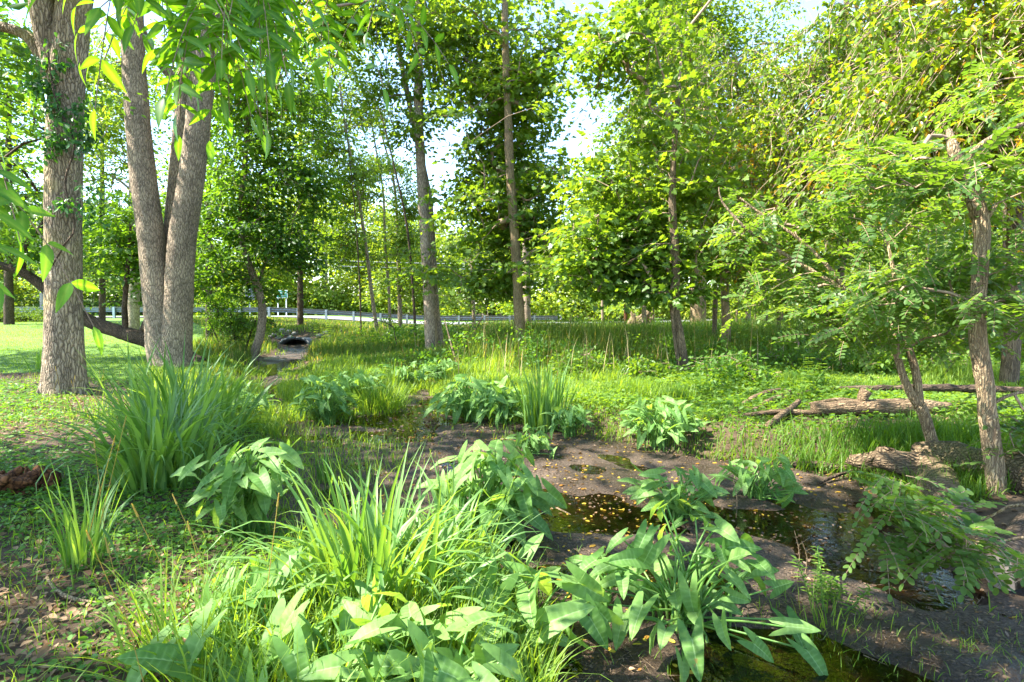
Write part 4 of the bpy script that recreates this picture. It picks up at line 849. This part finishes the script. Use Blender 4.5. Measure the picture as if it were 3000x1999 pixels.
# weeds under and between the front plants
F1, F2 = GR(640, 1400), GR(1200, 1540)
x = rng.uniform(-1.35, .35, 9000); y = rng.uniform(1.7, 3.9, 9000); s = mud_sd(x, y); m = (s > -.02) & (((x + .38) / .95) ** 2 + ((y - 2.5) / 1.0) ** 2 < 1 + .3 * wav2(x, y, 3, 41)); x, y = x[m], y[m]; n = len(x); mb = MB()
blades(mb, to3(x, y), rng.uniform(0, 2 * PI, n), rng.uniform(.12, .42, n), .0045, np.abs(rng.normal(.3, .25, n)), np.abs(rng.normal(.9, .5, n)), 4, rng.random(n)); tag(mb.build('front_grass', M['grass']), kind='stuff')
# lawn blades
x, y = scatter(110000, 11, 30, 46, 1.1); m = lawn_mask(x, y); x, y = x[m], y[m]; n = len(x); mb = MB()
blades(mb, to3(x, y), rng.uniform(0, 2 * PI, n), rng.uniform(.03, .06, n), .006, np.abs(rng.normal(.3, .2, n)), np.abs(rng.normal(.4, .3, n)), 2, rng.random(n)); tag(mb.build('lawn_grass', M['grass']), kind='stuff')
# brown litter
x, y = scatter(44000, 1.6, 13, 46, 1.2); s = mud_sd(x, y); m = ((x < .3) | ((x > 2) & (y < 11))) & (s > -.05) & ~lawn_mask(x, y) & dens(x, y, 1.5, 42, -.8, 1.); x, y = x[m], y[m]; n = len(x)
c = to3(x, y); c[:, 2] += .008 + .02 * rng.random(n); az = rng.uniform(0, 2 * PI, n); d = np.stack([np.cos(az), np.sin(az), rng.normal(0, .2, n)], -1); mb = MB()
leaves(mb, c, d, np.array([0, 0, 1.]) + rng.normal(0, .4, c.shape), .036 * rng.uniform(.4, 1.6, n), OVATE, rng.random(n)); tag(mb.build('leaf_litter', M['litter']), kind='stuff')
# yellow leaves on the mud
x, y = scatter(8500, 1.7, 12, 46, 1.2); s = mud_sd(x, y); m = (s < .15) & (x > -1.6) & dens(x, y, 2.6, 53, -.9, 1.1); x, y = x[m], y[m]; n = len(x); c = to3(x, y); c[:, 2] = np.maximum(c[:, 2], -.052) + .006
az = rng.uniform(0, 2 * PI, n); d = np.stack([np.cos(az), np.sin(az), rng.normal(0, .08, n)], -1); mb = MB()
leaves(mb, c, d, np.array([0, 0, 1.]) + rng.normal(0, .2, c.shape), .038 * rng.uniform(.2, 1., n) ** 1.6 + .012, OVAL, rng.random(n)); tag(mb.build('yellow_leaves', M['yellowleaf']), kind='stuff')
# dark rotting leaf scraps and clods on the mud
x, y = scatter(24000, 1.7, 12, 46, 1.2); s = mud_sd(x, y); m = (s < .2) & dens(x, y, 2.4, 47, -1.2, .6); x, y = x[m], y[m]; n = len(x); c = to3(x, y); c[:, 2] = np.maximum(c[:, 2], -.052) + .004
az = rng.uniform(0, 2 * PI, n); d = np.stack([np.cos(az), np.sin(az), rng.normal(0, .3, n)], -1); mb = MB()
leaves(mb, c, d, np.array([0, 0, 1.]) + rng.normal(0, .5, c.shape), (.012 + .003 * y) * rng.uniform(.5, 1.8, n), OVATE, rng.random(n)); tag(mb.build('rotting_leaf_scraps', M['scrap']), kind='stuff')
# sprouting grass patches on the left part of the mud
x, y = scatter(80000, 3.2, 22, 46, 1.1); s = mud_sd(x, y); m = (s < .2) & (x < .35 - .04 * y) & ((y < 8) | (s > -.2)) & dens(x, y, 1.5, 48, -.35, .5); x, y = x[m], y[m]; n = len(x); mb = MB()
blades(mb, to3(x, y), rng.uniform(0, 2 * PI, n), rng.uniform(.05, .24, n), .0018 + .0004 * y, np.abs(rng.normal(.4, .3, n)), np.abs(rng.normal(.9, .5, n)), 3, rng.random(n)); tag(mb.build('creek_grass', M['grass']), kind='stuff')
# undergrowth of the right bank
xs = rng.uniform(2.2, 19, 900); ys = rng.uniform(8.2, 26, 900); mm = dens(xs, ys, .7, 49, -.6, .8) & (xs < ys * .98) & (xs > 1.0 + .12 * ys) & (rng.random(900) < smooth(7, 13, ys)); xs, ys = xs[mm], ys[mm]; S = to3(xs, ys); S[:, 2] += .10 + rng.random(len(xs)) * (.25 + .35 * smooth(9, 15, ys)); mb = MB()
foliage(mb, None, S, S - [0, 0, .3] + rng.normal(0, .1, S.shape), 'clump', dict(per=60, R=.42, size=.085, tm=OVATE, thick=.55, hang=.1, tiltn=.4, njit=.55)); tag(mb.build('undergrowth', M['weed']), kind='stuff')
for x_, y_, rx_, ry_, lab in [(1335,852,70,34,'bright weedy shrub at the front edge of the tall grass, behind the upright iris'),(1480,858,60,26,'low shrub at the grass edge left of the vine wrapped trunk'),(1690,868,80,36,'leafy shrub in the lit weeds right of the vine wrapped trunk'),
                              (1830,838,80,40,'loose shrub left of the crooked sapling stem'),(2000,850,90,40,'leafy shrub behind the fork of the near sapling'),(1130,815,70,30,'shaded shrub in tall grass left of the broad maple'),(2180,850,90,44,'leafy shrub between the forked sapling and the nearest locust')]:
    q_ = GR(x_, y_ + 14); tree('field_shrub', lab, [TP(q_, [(x_, y_ - 8), (x_ + 4, y_ - ry_)], .02, .008), TP(q_ + np.array([.15, .1, 0]), [(x_ + 20, y_ - 8), (x_ + rx_ * .5, y_ - ry_ * .8)], .016, .006)],
        [DB(x_, y_ - ry_ * .3, q_[1], rx_, ry_, .6, 60)], 'shrub', 'weed' if rx_ != 60 else 'maple', 'bark_brown', 'shrubs along the tall grass', cat='shrub', minz=0, over=dict(per=30, size=.085), gap=.3)
# dark leafy weeds and dry stems standing in the tall grass
xs = rng.uniform(-6, 15, 1500); ys = rng.uniform(12.5, 30, 1500); mm = dens(xs, ys, .8, 63, .1, 1.3) & (mud_sd(xs, ys) > .4) & (xs > -.3 * ys) & (xs < .8 * ys); xs, ys = xs[mm], ys[mm]; S = to3(xs, ys); S[:, 2] += .15 + rng.random(len(xs)) * .65; mb = MB()
foliage(mb, None, S, S - [0, 0, .3] + rng.normal(0, .1, S.shape), 'clump', dict(per=42, R=.42, size=.095, tm=OVATE, thick=.6, hang=.1, tiltn=.4, njit=.55)); tag(mb.build('field_weeds', M['maple_dark']), kind='stuff')
x, y = scatter(2600, 11, 32, 42, 1.1); m = (mud_sd(x, y) > .4) & (x > -.25 * y) & dens(x, y, .9, 64, -.3, 1.2) & road_gap(x, y); x, y = x[m], y[m]; n = len(x); mb = MB()
blades(mb, to3(x, y), rng.uniform(0, 2 * PI, n), rng.uniform(.5, 1.25, n), .004 + .0004 * y, np.abs(rng.normal(.1, .12, n)), np.abs(rng.normal(.25, .25, n)), 3, rng.random(n)); tag(mb.build('dry_stems', M['straw']), kind='stuff')
# mud crumbs, twigs and sprouts
x, y = scatter(26000, 1.6, 11, 44, 1.2); s = mud_sd(x, y); m = (s < .1) & (x > -2.2) & dens(x, y, 1.6, 43, -.3, 1.); x, y = x[m], y[m]; n = len(x); mb = MB()
blades(mb, to3(x, y), rng.uniform(0, 2 * PI, n), rng.uniform(.02, .10, n), .0016 + .0003 * y, np.abs(rng.normal(.5, .3, n)), np.abs(rng.normal(.8, .5, n)), 3, rng.random(n)); tag(mb.build('mud_sprouts', M['grass']), kind='stuff')
x, y = scatter(15000, 1.6, 11, 44, 1.2); s = mud_sd(x, y); m = s < .1; x, y = x[m], y[m]; n = len(x); c = to3(x, y); az = rng.uniform(0, 2 * PI, n); L = .012 + .10 * rng.random(n) ** 3; mb = MB()
prisms(mb, c + [0, 0, .004], c + np.stack([np.cos(az) * L, np.sin(az) * L, .004 + rng.uniform(0, .012, n)], -1), .0022, .0015, 4); tag(mb.build('twig_litter', M['bark_brown']), kind='stuff')
print('ground', time.time() - T0)

# ------------------------------------------------------------------ dead wood
def rod(name, label, pts, rad, mat, k=8, cat='log', step=.06, lump=.12, extra=(), group=None):
    pts = np.array(pts, float); root = None
    mb = MB(); tube(mb, pts, rad, k, step, lump, len(label))
    for p2, r2 in extra: tube(mb, np.array(p2, float), r2, 6, step, lump, 7)
    return tag(mb.build(name, M[mat], loc=tuple(pts[0])), label, cat, group)
def lift(p, z): return np.array(p) + np.array([0, 0, z])
Lg = lambda x, y, z: lift(GR(x, y), z)
def hollow_log():
    P = [Lg(2052,1120,.18), Lg(2110,1140,.16), Lg(2190,1190,.10), Lg(2240,1270,.07), Lg(2300,1350,.06)]
    a = GR(2040, 1125); r = thing('hollow_log', 'big mossy hollow log with open dark end, lying toward the mud at right', 'log', a)
    mb = MB(); e0 = a + np.array([-.05, .05, .15]); e1 = a + np.array([.32, -.02, .13]); e2 = GR(2195, 1215) + [0, 0, .08]; e3 = GR(2290, 1330) + [0, 0, .05]
    pts, rad = resample([e0, e1, e2, e3], [.22, .18, .14, .10], .05); k = 22; n = len(pts)
    d = nrm(np.gradient(pts, axis=0)); u = nrm(np.cross(d, np.broadcast_to([0, 0, 1.], d.shape))); w = np.cross(u, d); an = np.arange(k) * 2 * PI / k
    def ring(scale): return pts[:, None] + (rad * scale)[:, None, None] * (np.cos(an)[None, :, None] * u[:, None] + np.sin(an)[None, :, None] * w[:, None])
    O = ring(1.0); jag = .10 * np.cos(an * 3 + 1) + .07 * np.cos(an * 5); O[0] += d[0] * jag[:, None]; I = ring(.72); I[0] += d[0] * jag[:, None]; q = O.reshape(-1, 3); ctr = np.repeat(pts, k, 0); q = ctr + (q - ctr) * (1 + .13 * wav(q, 7, 3) + .07 * wav(q, 20, 4))[:, None]
    m = n // 2; i = np.arange(n - 1)[:, None]; j = np.arange(k)[None]; Q = np.stack([i*k+j, i*k+(j+1)%k, (i+1)*k+(j+1)%k, (i+1)*k+j], -1)
    mb.add(np.vstack([q, I.reshape(-1, 3)]), [Q.reshape(-1, 4), (Q[:m] + n * k).reshape(-1, 4)[:, ::-1], np.array([[jj, n*k+jj, n*k+(jj+1)%k, (jj+1)%k] for jj in range(k)]), np.array([[(n-1)*k+jj for jj in range(k)]]), np.array([[n*k+m*k+jj for jj in range(k)]])])
    mb.build('shell', M['log'], r)
hollow_log()
rod('fallen_log', 'thick pale fallen trunk running right behind the hollow log', [Lg(2110,1075,.10), Lg(2200,1090,.11), Lg(2300,1110,.10), Lg(2420,1150,.10), Lg(2520,1180,.09)], [.14,.17,.16,.15,.14], 'log', 20, lump=.16)
def cut_log():
    p = [GR(2385,1270) + [0,0,.16], GR(2330,1340) + [0,0,.13], GR(2295,1362) + [0,0,.12]]
    r = thing('cut_log', 'short sawn log with round grey end above the dark mud, lower right', 'log', p[-1]); mb = MB(); tube(mb, p, [.12,.115,.11], 18, .04, .05, 8); mb.build('bark', M['bark_dark'], r)
    d = nrm(p[-1] - p[-2]); u = nrm(np.cross(d, [0, 0, 1.])); w = np.cross(u, d); an = np.arange(18) * 2 * PI / 18; m2 = MB(); c = p[-1] + d * .004
    m2.add(c + .105 * (np.cos(an)[:, None] * u + np.sin(an)[:, None] * w), [np.arange(18)[None]]); m2.build('cut_end', M['endgrain'], r)
cut_log()
rod('log', 'sunlit log with a knob standing on it, lying in grass right of middle', [Lg(1870,958,.1), Lg(1950,955,.11), Lg(2040,957,.12), Lg(2130,953,.1), Lg(2180,950,.08)], [.085,.10,.105,.09,.07], 'deadwood', 14, extra=[([Lg(1985,956,.1), Lg(1982,956,.24), Lg(1990,956,.33)], [.05,.07,.075])])
rod('fallen_pole', 'long thin dark fallen pole lying level behind the knobbed log', [Lg(1790,925,.04), Lg(1900,912,.1), Lg(2100,912,.14), Lg(2250,915,.14), Lg(2420,918,.12)], [.03,.05,.055,.055,.05], 'log_dark', 8)
rod('broken_branch', 'arched broken branch at the left end of the wood pile', [Lg(1700,935,.0), Lg(1740,922,.07), Lg(1790,914,.10), Lg(1835,915,.02)], [.035,.05,.045,.03], 'deadwood', 8, group='branches of the wood pile')
rod('broken_branch', 'straight pale broken branch leaning across the wood pile', [Lg(1720,950,-.01), Lg(1770,930,.05), Lg(1815,914,.09)], [.04,.045,.03], 'deadwood', 8, group='branches of the wood pile')
rod('broken_branch', 'low broken branch pointing at the grass below the wood pile', [Lg(1762,985,.03), Lg(1800,965,.08), Lg(1835,945,.13)], [.035,.04,.035], 'deadwood', 8, group='branches of the wood pile')
rod('broken_branch', 'flat branch running from the wood pile to the knobbed log', [Lg(1710,960,.03), Lg(1800,957,.06), Lg(1880,958,.05)], [.03,.035,.03], 'deadwood', 8, group='branches of the wood pile')
rod('broken_branch', 'thin peeling branch just behind the knobbed log', [Lg(1860,940,.07), Lg(1930,938,.12), Lg(2000,944,.1)], [.02,.03,.02], 'deadwood', 7, group='branches of the wood pile')
rod('stick', 'dark curved stick lying on mud left of the hollow log', [Lg(1880,1118,.03), Lg(1930,1102,.05), Lg(1990,1090,.06), Lg(2040,1092,.04)], [.014,.018,.016,.01], 'log_dark', 7, 'stick')
rod('stick', 'submerged dark branch along the far mud edge left of the hollow log', [Lg(1790,1072,.02), Lg(1870,1080,.05), Lg(1960,1088,.04)], [.03,.04,.03], 'log_dark', 8, 'stick')
rod('stick', 'short brown stick on wet mud beside the middle puddle', [Lg(1255,1162,.012), Lg(1285,1176,.016), Lg(1312,1188,.012)], [.011,.012,.009], 'bark_brown', 7, 'stick')
rod('stick', 'forked grey twig lying on the litter at the lower left', [Lg(108,1340,.03), Lg(130,1370,.03), Lg(170,1388,.025), Lg(250,1396,.02)], [.008,.009,.008,.004], 'bark_tan', 6, 'stick', extra=[([Lg(130,1372,.02), Lg(122,1385,.05)], [.007,.004])])
rod('stick', 'pale stick leaning up from the grass right of the tall pale trunk', [Lg(1054,852,-.02), Lg(1040,845,.45), Lg(1022,840,1.15)], [.03,.025,.015], 'bark_brown', 6, 'stick')
rod('stick', 'dark bent stick standing left of the tall pale trunk', [Lg(917,810,-.02), Lg(908,808,.5), Lg(900,806,.85), Lg(850,806,1.15)], [.022,.02,.018,.01], 'bark_dark', 6, 'stick')
rod('stick', 'pale forked dead stick in the shaded tall grass behind the middle', [Lg(1083,800,.1), Lg(1092,800,.6), Lg(1110,800,1.1)], [.035,.035,.02], 'bark_tan', 6, 'stick', extra=[([Lg(1090,800,.5), Lg(1074,800,.8)], [.02,.01])])
for (xx, yy, h, lab) in [(1832,1332,.30,'tallest dry stalk rising from the mud below the puddle'), (1850,1318,.2,'short dry stalk beside the tallest one on the mud'), (1690,1200,.34,'thin dry stalk among the arrow plants above the splayed one')]:
    q = GR(xx, yy); rod('dry_stalk', lab, [q - [0,0,.02], q + [.01,0,h*.5], q + [-.02,.01,h]], [.004,.0035,.002], 'bark_tan', 5, 'stalk', .05, .05, extra=[([q + [0,0,h*.7], q + [.08,.02,h*.85]], [.002,.001])])
def rotten_stump():
    q = GR(40, 1130); r = thing('rotten_stump', 'crumbling red brown rotten stump at the left edge', 'stump', q); mb = MB()
    for i in range(16):
        a = rng.normal(0, 1, 2) * [.14, .07]; t = q + [a[0] - .05, a[1], 0]; tube(mb, [t - [0,0,.05], t + [rng.normal(0,.05), rng.normal(0,.04), .06], t + [rng.normal(.03,.08), rng.normal(0,.05), rng.uniform(.09,.2)]], [.07,.06,.02], 8, .03, .3, i + 5)
    mb.build('wood', M['rotten'], r)
rotten_stump()
q = GR(1465, 757)
def root_plate():
    r = thing('uprooted_root_plate', 'pale torn root plate standing in the far tall grass right of middle', 'stump', q); mb = MB()
    for i in range(22):
        a = rng.normal(0, 1, 2); t = q + [a[0] * .35, a[1] * .15, 0]; tube(mb, [t - [0,0,.1], t + [rng.normal(.1,.15), 0, .4], t + [rng.normal(.35,.25), rng.normal(0,.1), rng.uniform(.6,1.15)]], [.2,.16,.05], 8, .1, .3, i)
    mb.build('wood', M['bark_tan'], r)
root_plate()

# ------------------------------------------------------------------ road, guardrail, signs, culvert
def ext(path, off):
    d = nrm(np.gradient(path, axis=0)); nrm2 = np.stack([-d[:, 1], d[:, 0]], -1); return path + nrm2 * off
def road():
    full = np.vstack([RAILP[0] - [60, 12], RAILP, RAILP[-1] + [70, 6]]); P = resample(np.c_[full, 0 * full[:, 0]], np.ones(len(full)), 1.0)[0][:, :2]
    def strip(name, a, b, dz, mat, nn=8):
        mb = MB(); offs = np.linspace(a, b, nn); G = np.stack([ext(P, o) for o in offs], 1); z = H(G[..., 0], G[..., 1]).reshape(G.shape[:2]) + dz; V = np.dstack([G, z]); n, k = V.shape[:2]
        i = np.arange(n - 1)[:, None]; j = np.arange(k - 1)[None]; mb.add(V, [np.stack([i*k+j, (i+1)*k+j, (i+1)*k+j+1, i*k+j+1], -1).reshape(-1, 4)[:, ::-1]]); tag(mb.build(name, M[mat]), kind='structure')
    strip('road', 1.6, 9.2, .06, 'asphalt'); strip('edge_line', 1.85, 1.97, .066, 'white_paint', 2); strip('centre_line', 5.3, 5.42, .066, 'white_paint', 2)
    strip('road_verge', 9.3, 18, .03, 'turf')
    # guardrail
    rp = resample(np.c_[RAILP, 0 * RAILP[:, 0]], np.ones(4), .5)[0][:, :2]; z = H(rp[:, 0], rp[:, 1])
    root = thing('guardrail', 'galvanised guardrail on steel posts along the near side of the road', 'guardrail', (rp[0][0], rp[0][1], z[0]))
    prof = np.array([(-.0, .42), (.04, .45), (.08, .49), (.08, .53), (0, .565), (.0, .585), (.08, .62), (.08, .66), (.04, .70), (0, .73)])
    mb = MB(); d = nrm(np.gradient(rp, axis=0)); nn = np.stack([-d[:, 1], d[:, 0]], -1)
    V = np.stack([np.c_[rp + nn * (.12 + a), z + hgt] for a, hgt in prof], 1); n, k = V.shape[:2]; i = np.arange(n - 1)[:, None]; j = np.arange(k - 1)[None]
    mb.add(V, [np.stack([i*k+j, (i+1)*k+j, (i+1)*k+j+1, i*k+j+1], -1).reshape(-1, 4)], .5); rl = mb.build('rail', M['galv'], root)
    so = rl.modifiers.new('thickness', 'SOLIDIFY'); so.thickness = .006
    L = np.concatenate([[0], np.cumsum(np.linalg.norm(np.diff(rp, axis=0), axis=1))]); pos = np.arange(.6, L[-1], 1.9)
    for t in pos:
        px, py = np.interp(t, L, rp[:, 0]), np.interp(t, L, rp[:, 1]); pz = h1(px, py); mb = MB()
        for (x0, x1, y0, y1) in ((-.075, .075, -.004, .004), (-.075, .075, .10, .108), (-.004, .004, .004, .10)):
            c = [(px + a, py + b_, pz + c_) for c_ in (-.3, .76) for a, b_ in ((x0, y0), (x1, y0), (x1, y1), (x0, y1))]
            mb.add(c, [np.array([[0,1,5,4],[1,2,6,5],[2,3,7,6],[3,0,4,7],[4,5,6,7],[3,2,1,0]])])
        mb.build('post', M['post'], root, False)
    mb = MB(); e = np.array([rp[-1][0] + .1, rp[-1][1] + .12, z[-1] + .575]); tube(mb, [e - [0, 0, .17], e + [.12, 0, -.1], e + [.16, 0, 0], e + [.12, 0, .1], e + [0, 0, .17]], [.03]*5, 8, .03, .0, 1); mb.build('end_terminal', M['galv'], root)
road()
def box(mb, lo, hi):
    (a, b_, c_), (x, y_, z_) = lo, hi; v = [(a,b_,c_),(x,b_,c_),(x,y_,c_),(a,y_,c_),(a,b_,z_),(x,b_,z_),(x,y_,z_),(a,y_,z_)]
    mb.add(v, [np.array([[0,1,5,4],[1,2,6,5],[2,3,7,6],[3,0,4,7],[4,5,6,7],[3,2,1,0]])])
def text(body, size, loc, mat, parent, name):
    cu = bpy.data.curves.new(name, 'FONT'); cu.body = body; cu.size = size; cu.align_x = 'CENTER'; cu.align_y = 'CENTER'; cu.extrude = .002; cu.offset = 0
    t = bpy.data.objects.new('t', cu); COL.objects.link(t); me = bpy.data.meshes.new_from_object(t.evaluated_get(bpy.context.evaluated_depsgraph_get())); bpy.data.objects.remove(t)
    o = bpy.data.objects.new(name, me); COL.objects.link(o); me.materials.clear(); me.materials.append(M[mat]); o.parent = parent
    o.location = np.array(loc) - np.array(parent.location[:]); o.rotation_euler = (PI / 2, 0, 0); return o
def signs():
    Y = 45.2; c = PX(648, 676, Y); w, hh2 = .44, .31; g0 = h1(c[0], Y)
    r = thing('road_sign', 'green city limit sign with white lettering on two posts', 'sign', (c[0], Y, g0))
    mb = MB(); box(mb, (c[0]-w, Y, c[2]-hh2), (c[0]+w, Y+.012, c[2]+hh2)); mb.build('border', M['white_paint'], r, False)
    mb = MB(); box(mb, (c[0]-w+.045, Y-.006, c[2]-hh2+.045), (c[0]+w-.045, Y-.001, c[2]+hh2-.045)); mb.build('panel', M['green_sign'], r, False)
    text('PORTAGE', .165, (c[0], Y-.010, c[2]+.09), 'white_paint', r, 'lettering'); text('CITY LIMIT', .12, (c[0], Y-.010, c[2]-.13), 'white_paint', r, 'lettering')
    for dx in (-.36, .30):
        mb = MB(); box(mb, (c[0]+dx-.035, Y+.015, g0-.3), (c[0]+dx+.035, Y+.07, c[2]+hh2-.05)); mb.build('post', M['white_paint'], r, False)
    Y = 44.6; c = PX(574, 676, Y); g0 = h1(c[0], Y); r = thing('road_sign', 'dark back of a road sign left of the green one', 'sign', (c[0], Y, g0))
    mb = MB(); box(mb, (c[0]-.36, Y, c[2]-.45), (c[0]+.36, Y+.012, c[2]+.45)); mb.build('panel', M['sign_back'], r, False)
    mb = MB(); box(mb, (c[0]-.04, Y-.075, g0-.3), (c[0]+.04, Y-.005, c[2]+.4)); mb.build('post', M['post'], r, False)
    # utility pole and wires
    Y = 52; c = PX(98, 735, Y); g0 = h1(c[0], Y); base = np.array([c[0], Y, g0]); r = thing('utility_pole', 'pale wooden utility pole beyond the road behind the single ash trunk', 'pole', base)
    mb = MB(); tube(mb, [base - [0,0,.4], base + [0,0,5], base + [0,0,10]], [.17,.15,.12], 12, .5, .01, 2); mb.build('shaft', M['pole'], r)
    mb = MB(); box(mb, tuple(base + [-1.2,-.06,9.0]), tuple(base + [1.2,.06,9.12])); mb.build('crossarm', M['pole'], r, False)
    q2 = np.array([34.0, 60.0, 0]); q2[2] = h1(q2[0], q2[1]); r = thing('utility_pole', 'wooden utility pole beyond the road, hidden among leaves at the right', 'pole', q2)
    mb = MB(); tube(mb, [q2 - [0,0,.4], q2 + [0,0,5], q2 + [0,0,10]], [.17,.15,.12], 12, .5, .01, 2); mb.build('shaft', M['pole'], r)
    mb = MB(); box(mb, tuple(q2 + [-1.2,-.06,9.0]), tuple(q2 + [1.2,.06,9.12])); mb.build('crossarm', M['pole'], r, False)
    for hz, sag, lab in ((6.3, 1.6, 'lowest overhead wire crossing behind the green sign trees'), (6.9, 1.7, 'second overhead wire just above the lowest one'), (9.1, 1.0, 'highest overhead wire crossing the pale far trees')):
        a, e2 = base + [0, -.1, hz], q2 + [0, -.1, hz]; t = np.linspace(0, 1, 30)[:, None]; P = a + (e2 - a) * t - np.array([0, 0, 1.]) * sag * 4 * t * (1 - t)
        mb = MB(); tube(mb, P, [.03]*30, 5, 3, 0, 1); tag(mb.build('overhead_wire', M['wire'], loc=tuple(a)), lab, 'wire', 'overhead wires')
signs()
def culvert():
    c = np.array([CULV[0], CULV[1] + .1, -.02]); r = thing('culvert_pipe', 'dark arched culvert pipe mouth where the stream enters', 'pipe', c)
    an = np.linspace(0, PI, 21); prof = np.stack([.62 * np.cos(an), .44 * np.sin(an) ** .6], -1); mb = MB(); k = len(prof)
    V = []; 
    for yy, sc in ((-.45, 1.0), (.0, 1.0), (1.2, 1.0), (3.5, 1.0)):
        for p in prof: V.append((c[0] + p[0] * sc, c[1] + yy + (.35 * (1 - p[1] / .5) * -1 if yy < 0 else 0), c[2] + p[1] * sc))
    Q = [[i*k+j, (i+1)*k+j, (i+1)*k+j+1, i*k+j+1] for i in range(3) for j in range(k - 1)]
    mb.add(V, [np.array(Q)]); o = mb.build('barrel', M['pipe'], r); so = o.modifiers.new('thickness', 'SOLIDIFY'); so.thickness = .05
    mb = MB(); rim = [np.array([c[0] + p[0] * 1.03, c[1] - .45 - .35 * (1 - p[1] / .5), c[2] + p[1] * 1.05]) for p in prof]; tube(mb, rim, [.055]*k, 7, .08, .02, 1); mb.build('rim', M['pipe'], r)
    mb = MB(); box(mb, (c[0]-.7, c[1]+3.4, c[2]-.1), (c[0]+.7, c[1]+3.5, c[2]+.6)); mb.build('back_end', M['pipe'], r, False)
    spots = [(640,778,.22),(655,768,.2),(668,776,.18),(648,760,.17),(632,768,.18),(664,762,.15),(735,772,.2),(748,765,.16),(622,780,.15),(757,775,.14),(676,766,.14),(652,785,.15)]
    labs = ['largest grey boulder left of the culvert mouth','rounded boulder stacked above the largest one by the culvert','boulder touching the left lip of the culvert','topmost stone of the heap left of the culvert','stone at the outer left of the culvert heap','small top stone nearest the culvert lip','boulder right of the culvert mouth','stone above the boulder right of the culvert','outermost small stone left of the culvert heap','outermost small stone right of the culvert','small stone above the left culvert lip','wet stone at the water line left of the culvert']
    for (xx, yy, rad), lab in zip(spots, labs):
        rad *= .72
        p = PX(xx, yy, c[1] + .1 + .3 * rng.random()); p[2] = max(p[2], h1(p[0], p[1]) + rad * .3); u, v = np.meshgrid(np.linspace(0, 2 * PI, 13)[:-1], np.linspace(.15, PI - .15, 8)); D = np.stack([np.cos(u) * np.sin(v), np.sin(u) * np.sin(v), np.cos(v) * .75], -1).reshape(-1, 3)
        V = p + D * rad * (1 + .13 * wav(D, 2.5, int(xx)) + .06 * wav(D, 6, int(xx) + 1))[:, None]; i = np.arange(7)[:, None]; j = np.arange(12)[None]
        mb = MB(); mb.add(V, [np.stack([i*12+j, (i+1)*12+j, (i+1)*12+(j+1)%12, i*12+(j+1)%12], -1).reshape(-1, 4), np.arange(12)[None], np.arange(84, 96)[None, ::-1]]); tag(mb.build('boulder', M['stone'], loc=tuple(p)), lab, 'stone', 'stones around the culvert')
culvert()
def juniper():
    Y = 30; q = PX(40, 745, Y); q[2] = h1(q[0], Y); r = thing('juniper_bed', 'low spreading juniper bed at the far edge of the lawn', 'shrub', q); S = sample_blob(q + np.array([-.6, .5, .25]), np.array([3.4, 1.6, .38]), 260, gap=.9); S = S[S[:, 2] > q[2] - .05]
    br = MB(); prisms(br, np.repeat(q[None] + [0, .5, -.1], len(S), 0) * [0, 0, 1] + S * [1, 1, 0], S, .02, .01, 4); cr = MB(); foliage(cr, None, S, S - [0, 0, .3] + rng.normal(0, .1, S.shape), 'clump', dict(per=30, R=.42, size=.16, tm=LANCE, thick=.4, hang=-.3)); nf = cr.nfaces(); cr.join(br); cr.build('foliage', M['juniper'], r, second=(nf, M['bark_dark']))
juniper()

# ------------------------------------------------------------------ camera, light, sky
cam = bpy.data.cameras.new('camera'); co = bpy.data.objects.new('camera', cam); COL.objects.link(co)
cam.lens = 20.0; cam.sensor_width = 36; cam.clip_end = 2000; cam.clip_start = .05
co.location = CAM; co.rotation_euler = (PI / 2 - PITCH, 0, 0); scene.camera = co
sl = bpy.data.lights.new('sun', 'SUN'); sl.energy = 4.9; sl.angle = math.radians(.53); sl.color = (1, .955, .87); so = bpy.data.objects.new('sun', sl); COL.objects.link(so)
from mathutils import Vector
so.rotation_euler = Vector(tuple(SUN)).to_track_quat('Z', 'Y').to_euler(); so.location = (0, 0, 30)
w = bpy.data.worlds.new('World'); scene.world = w; w.use_nodes = True; nt = w.node_tree; nt.nodes.clear()
sk = nt.nodes.new('ShaderNodeTexSky'); sk.sky_type = 'NISHITA'; sk.sun_disc = False; sk.sun_elevation = math.asin(SUN[2]); sk.sun_rotation = math.atan2(SUN[0], SUN[1]); sk.air_density = 1.0; sk.dust_density = .3; sk.ozone_density = 1.5
bgn = nt.nodes.new('ShaderNodeBackground'); bgn.inputs['Strength'].default_value = .145; wo = nt.nodes.new('ShaderNodeOutputWorld'); nt.links.new(sk.outputs[0], bgn.inputs[0]); nt.links.new(bgn.outputs[0], wo.inputs[0])
scene.view_settings.view_transform = 'Standard'; scene.view_settings.look = 'None'; scene.view_settings.exposure = 2.32; scene.view_settings.gamma = 1
cy = scene.cycles; cy.max_bounces = 10; cy.diffuse_bounces = 6; cy.glossy_bounces = 2; cy.transmission_bounces = 2; cy.transparent_max_bounces = 6; cy.caustics_reflective = False; cy.caustics_refractive = False; cy.sample_clamp_indirect = 6; cy.use_denoising = True
scene.render.engine = 'CYCLES'
print('done', time.time() - T0, sum(len(o.data.vertices) for o in scene.objects if o.type == 'MESH'))
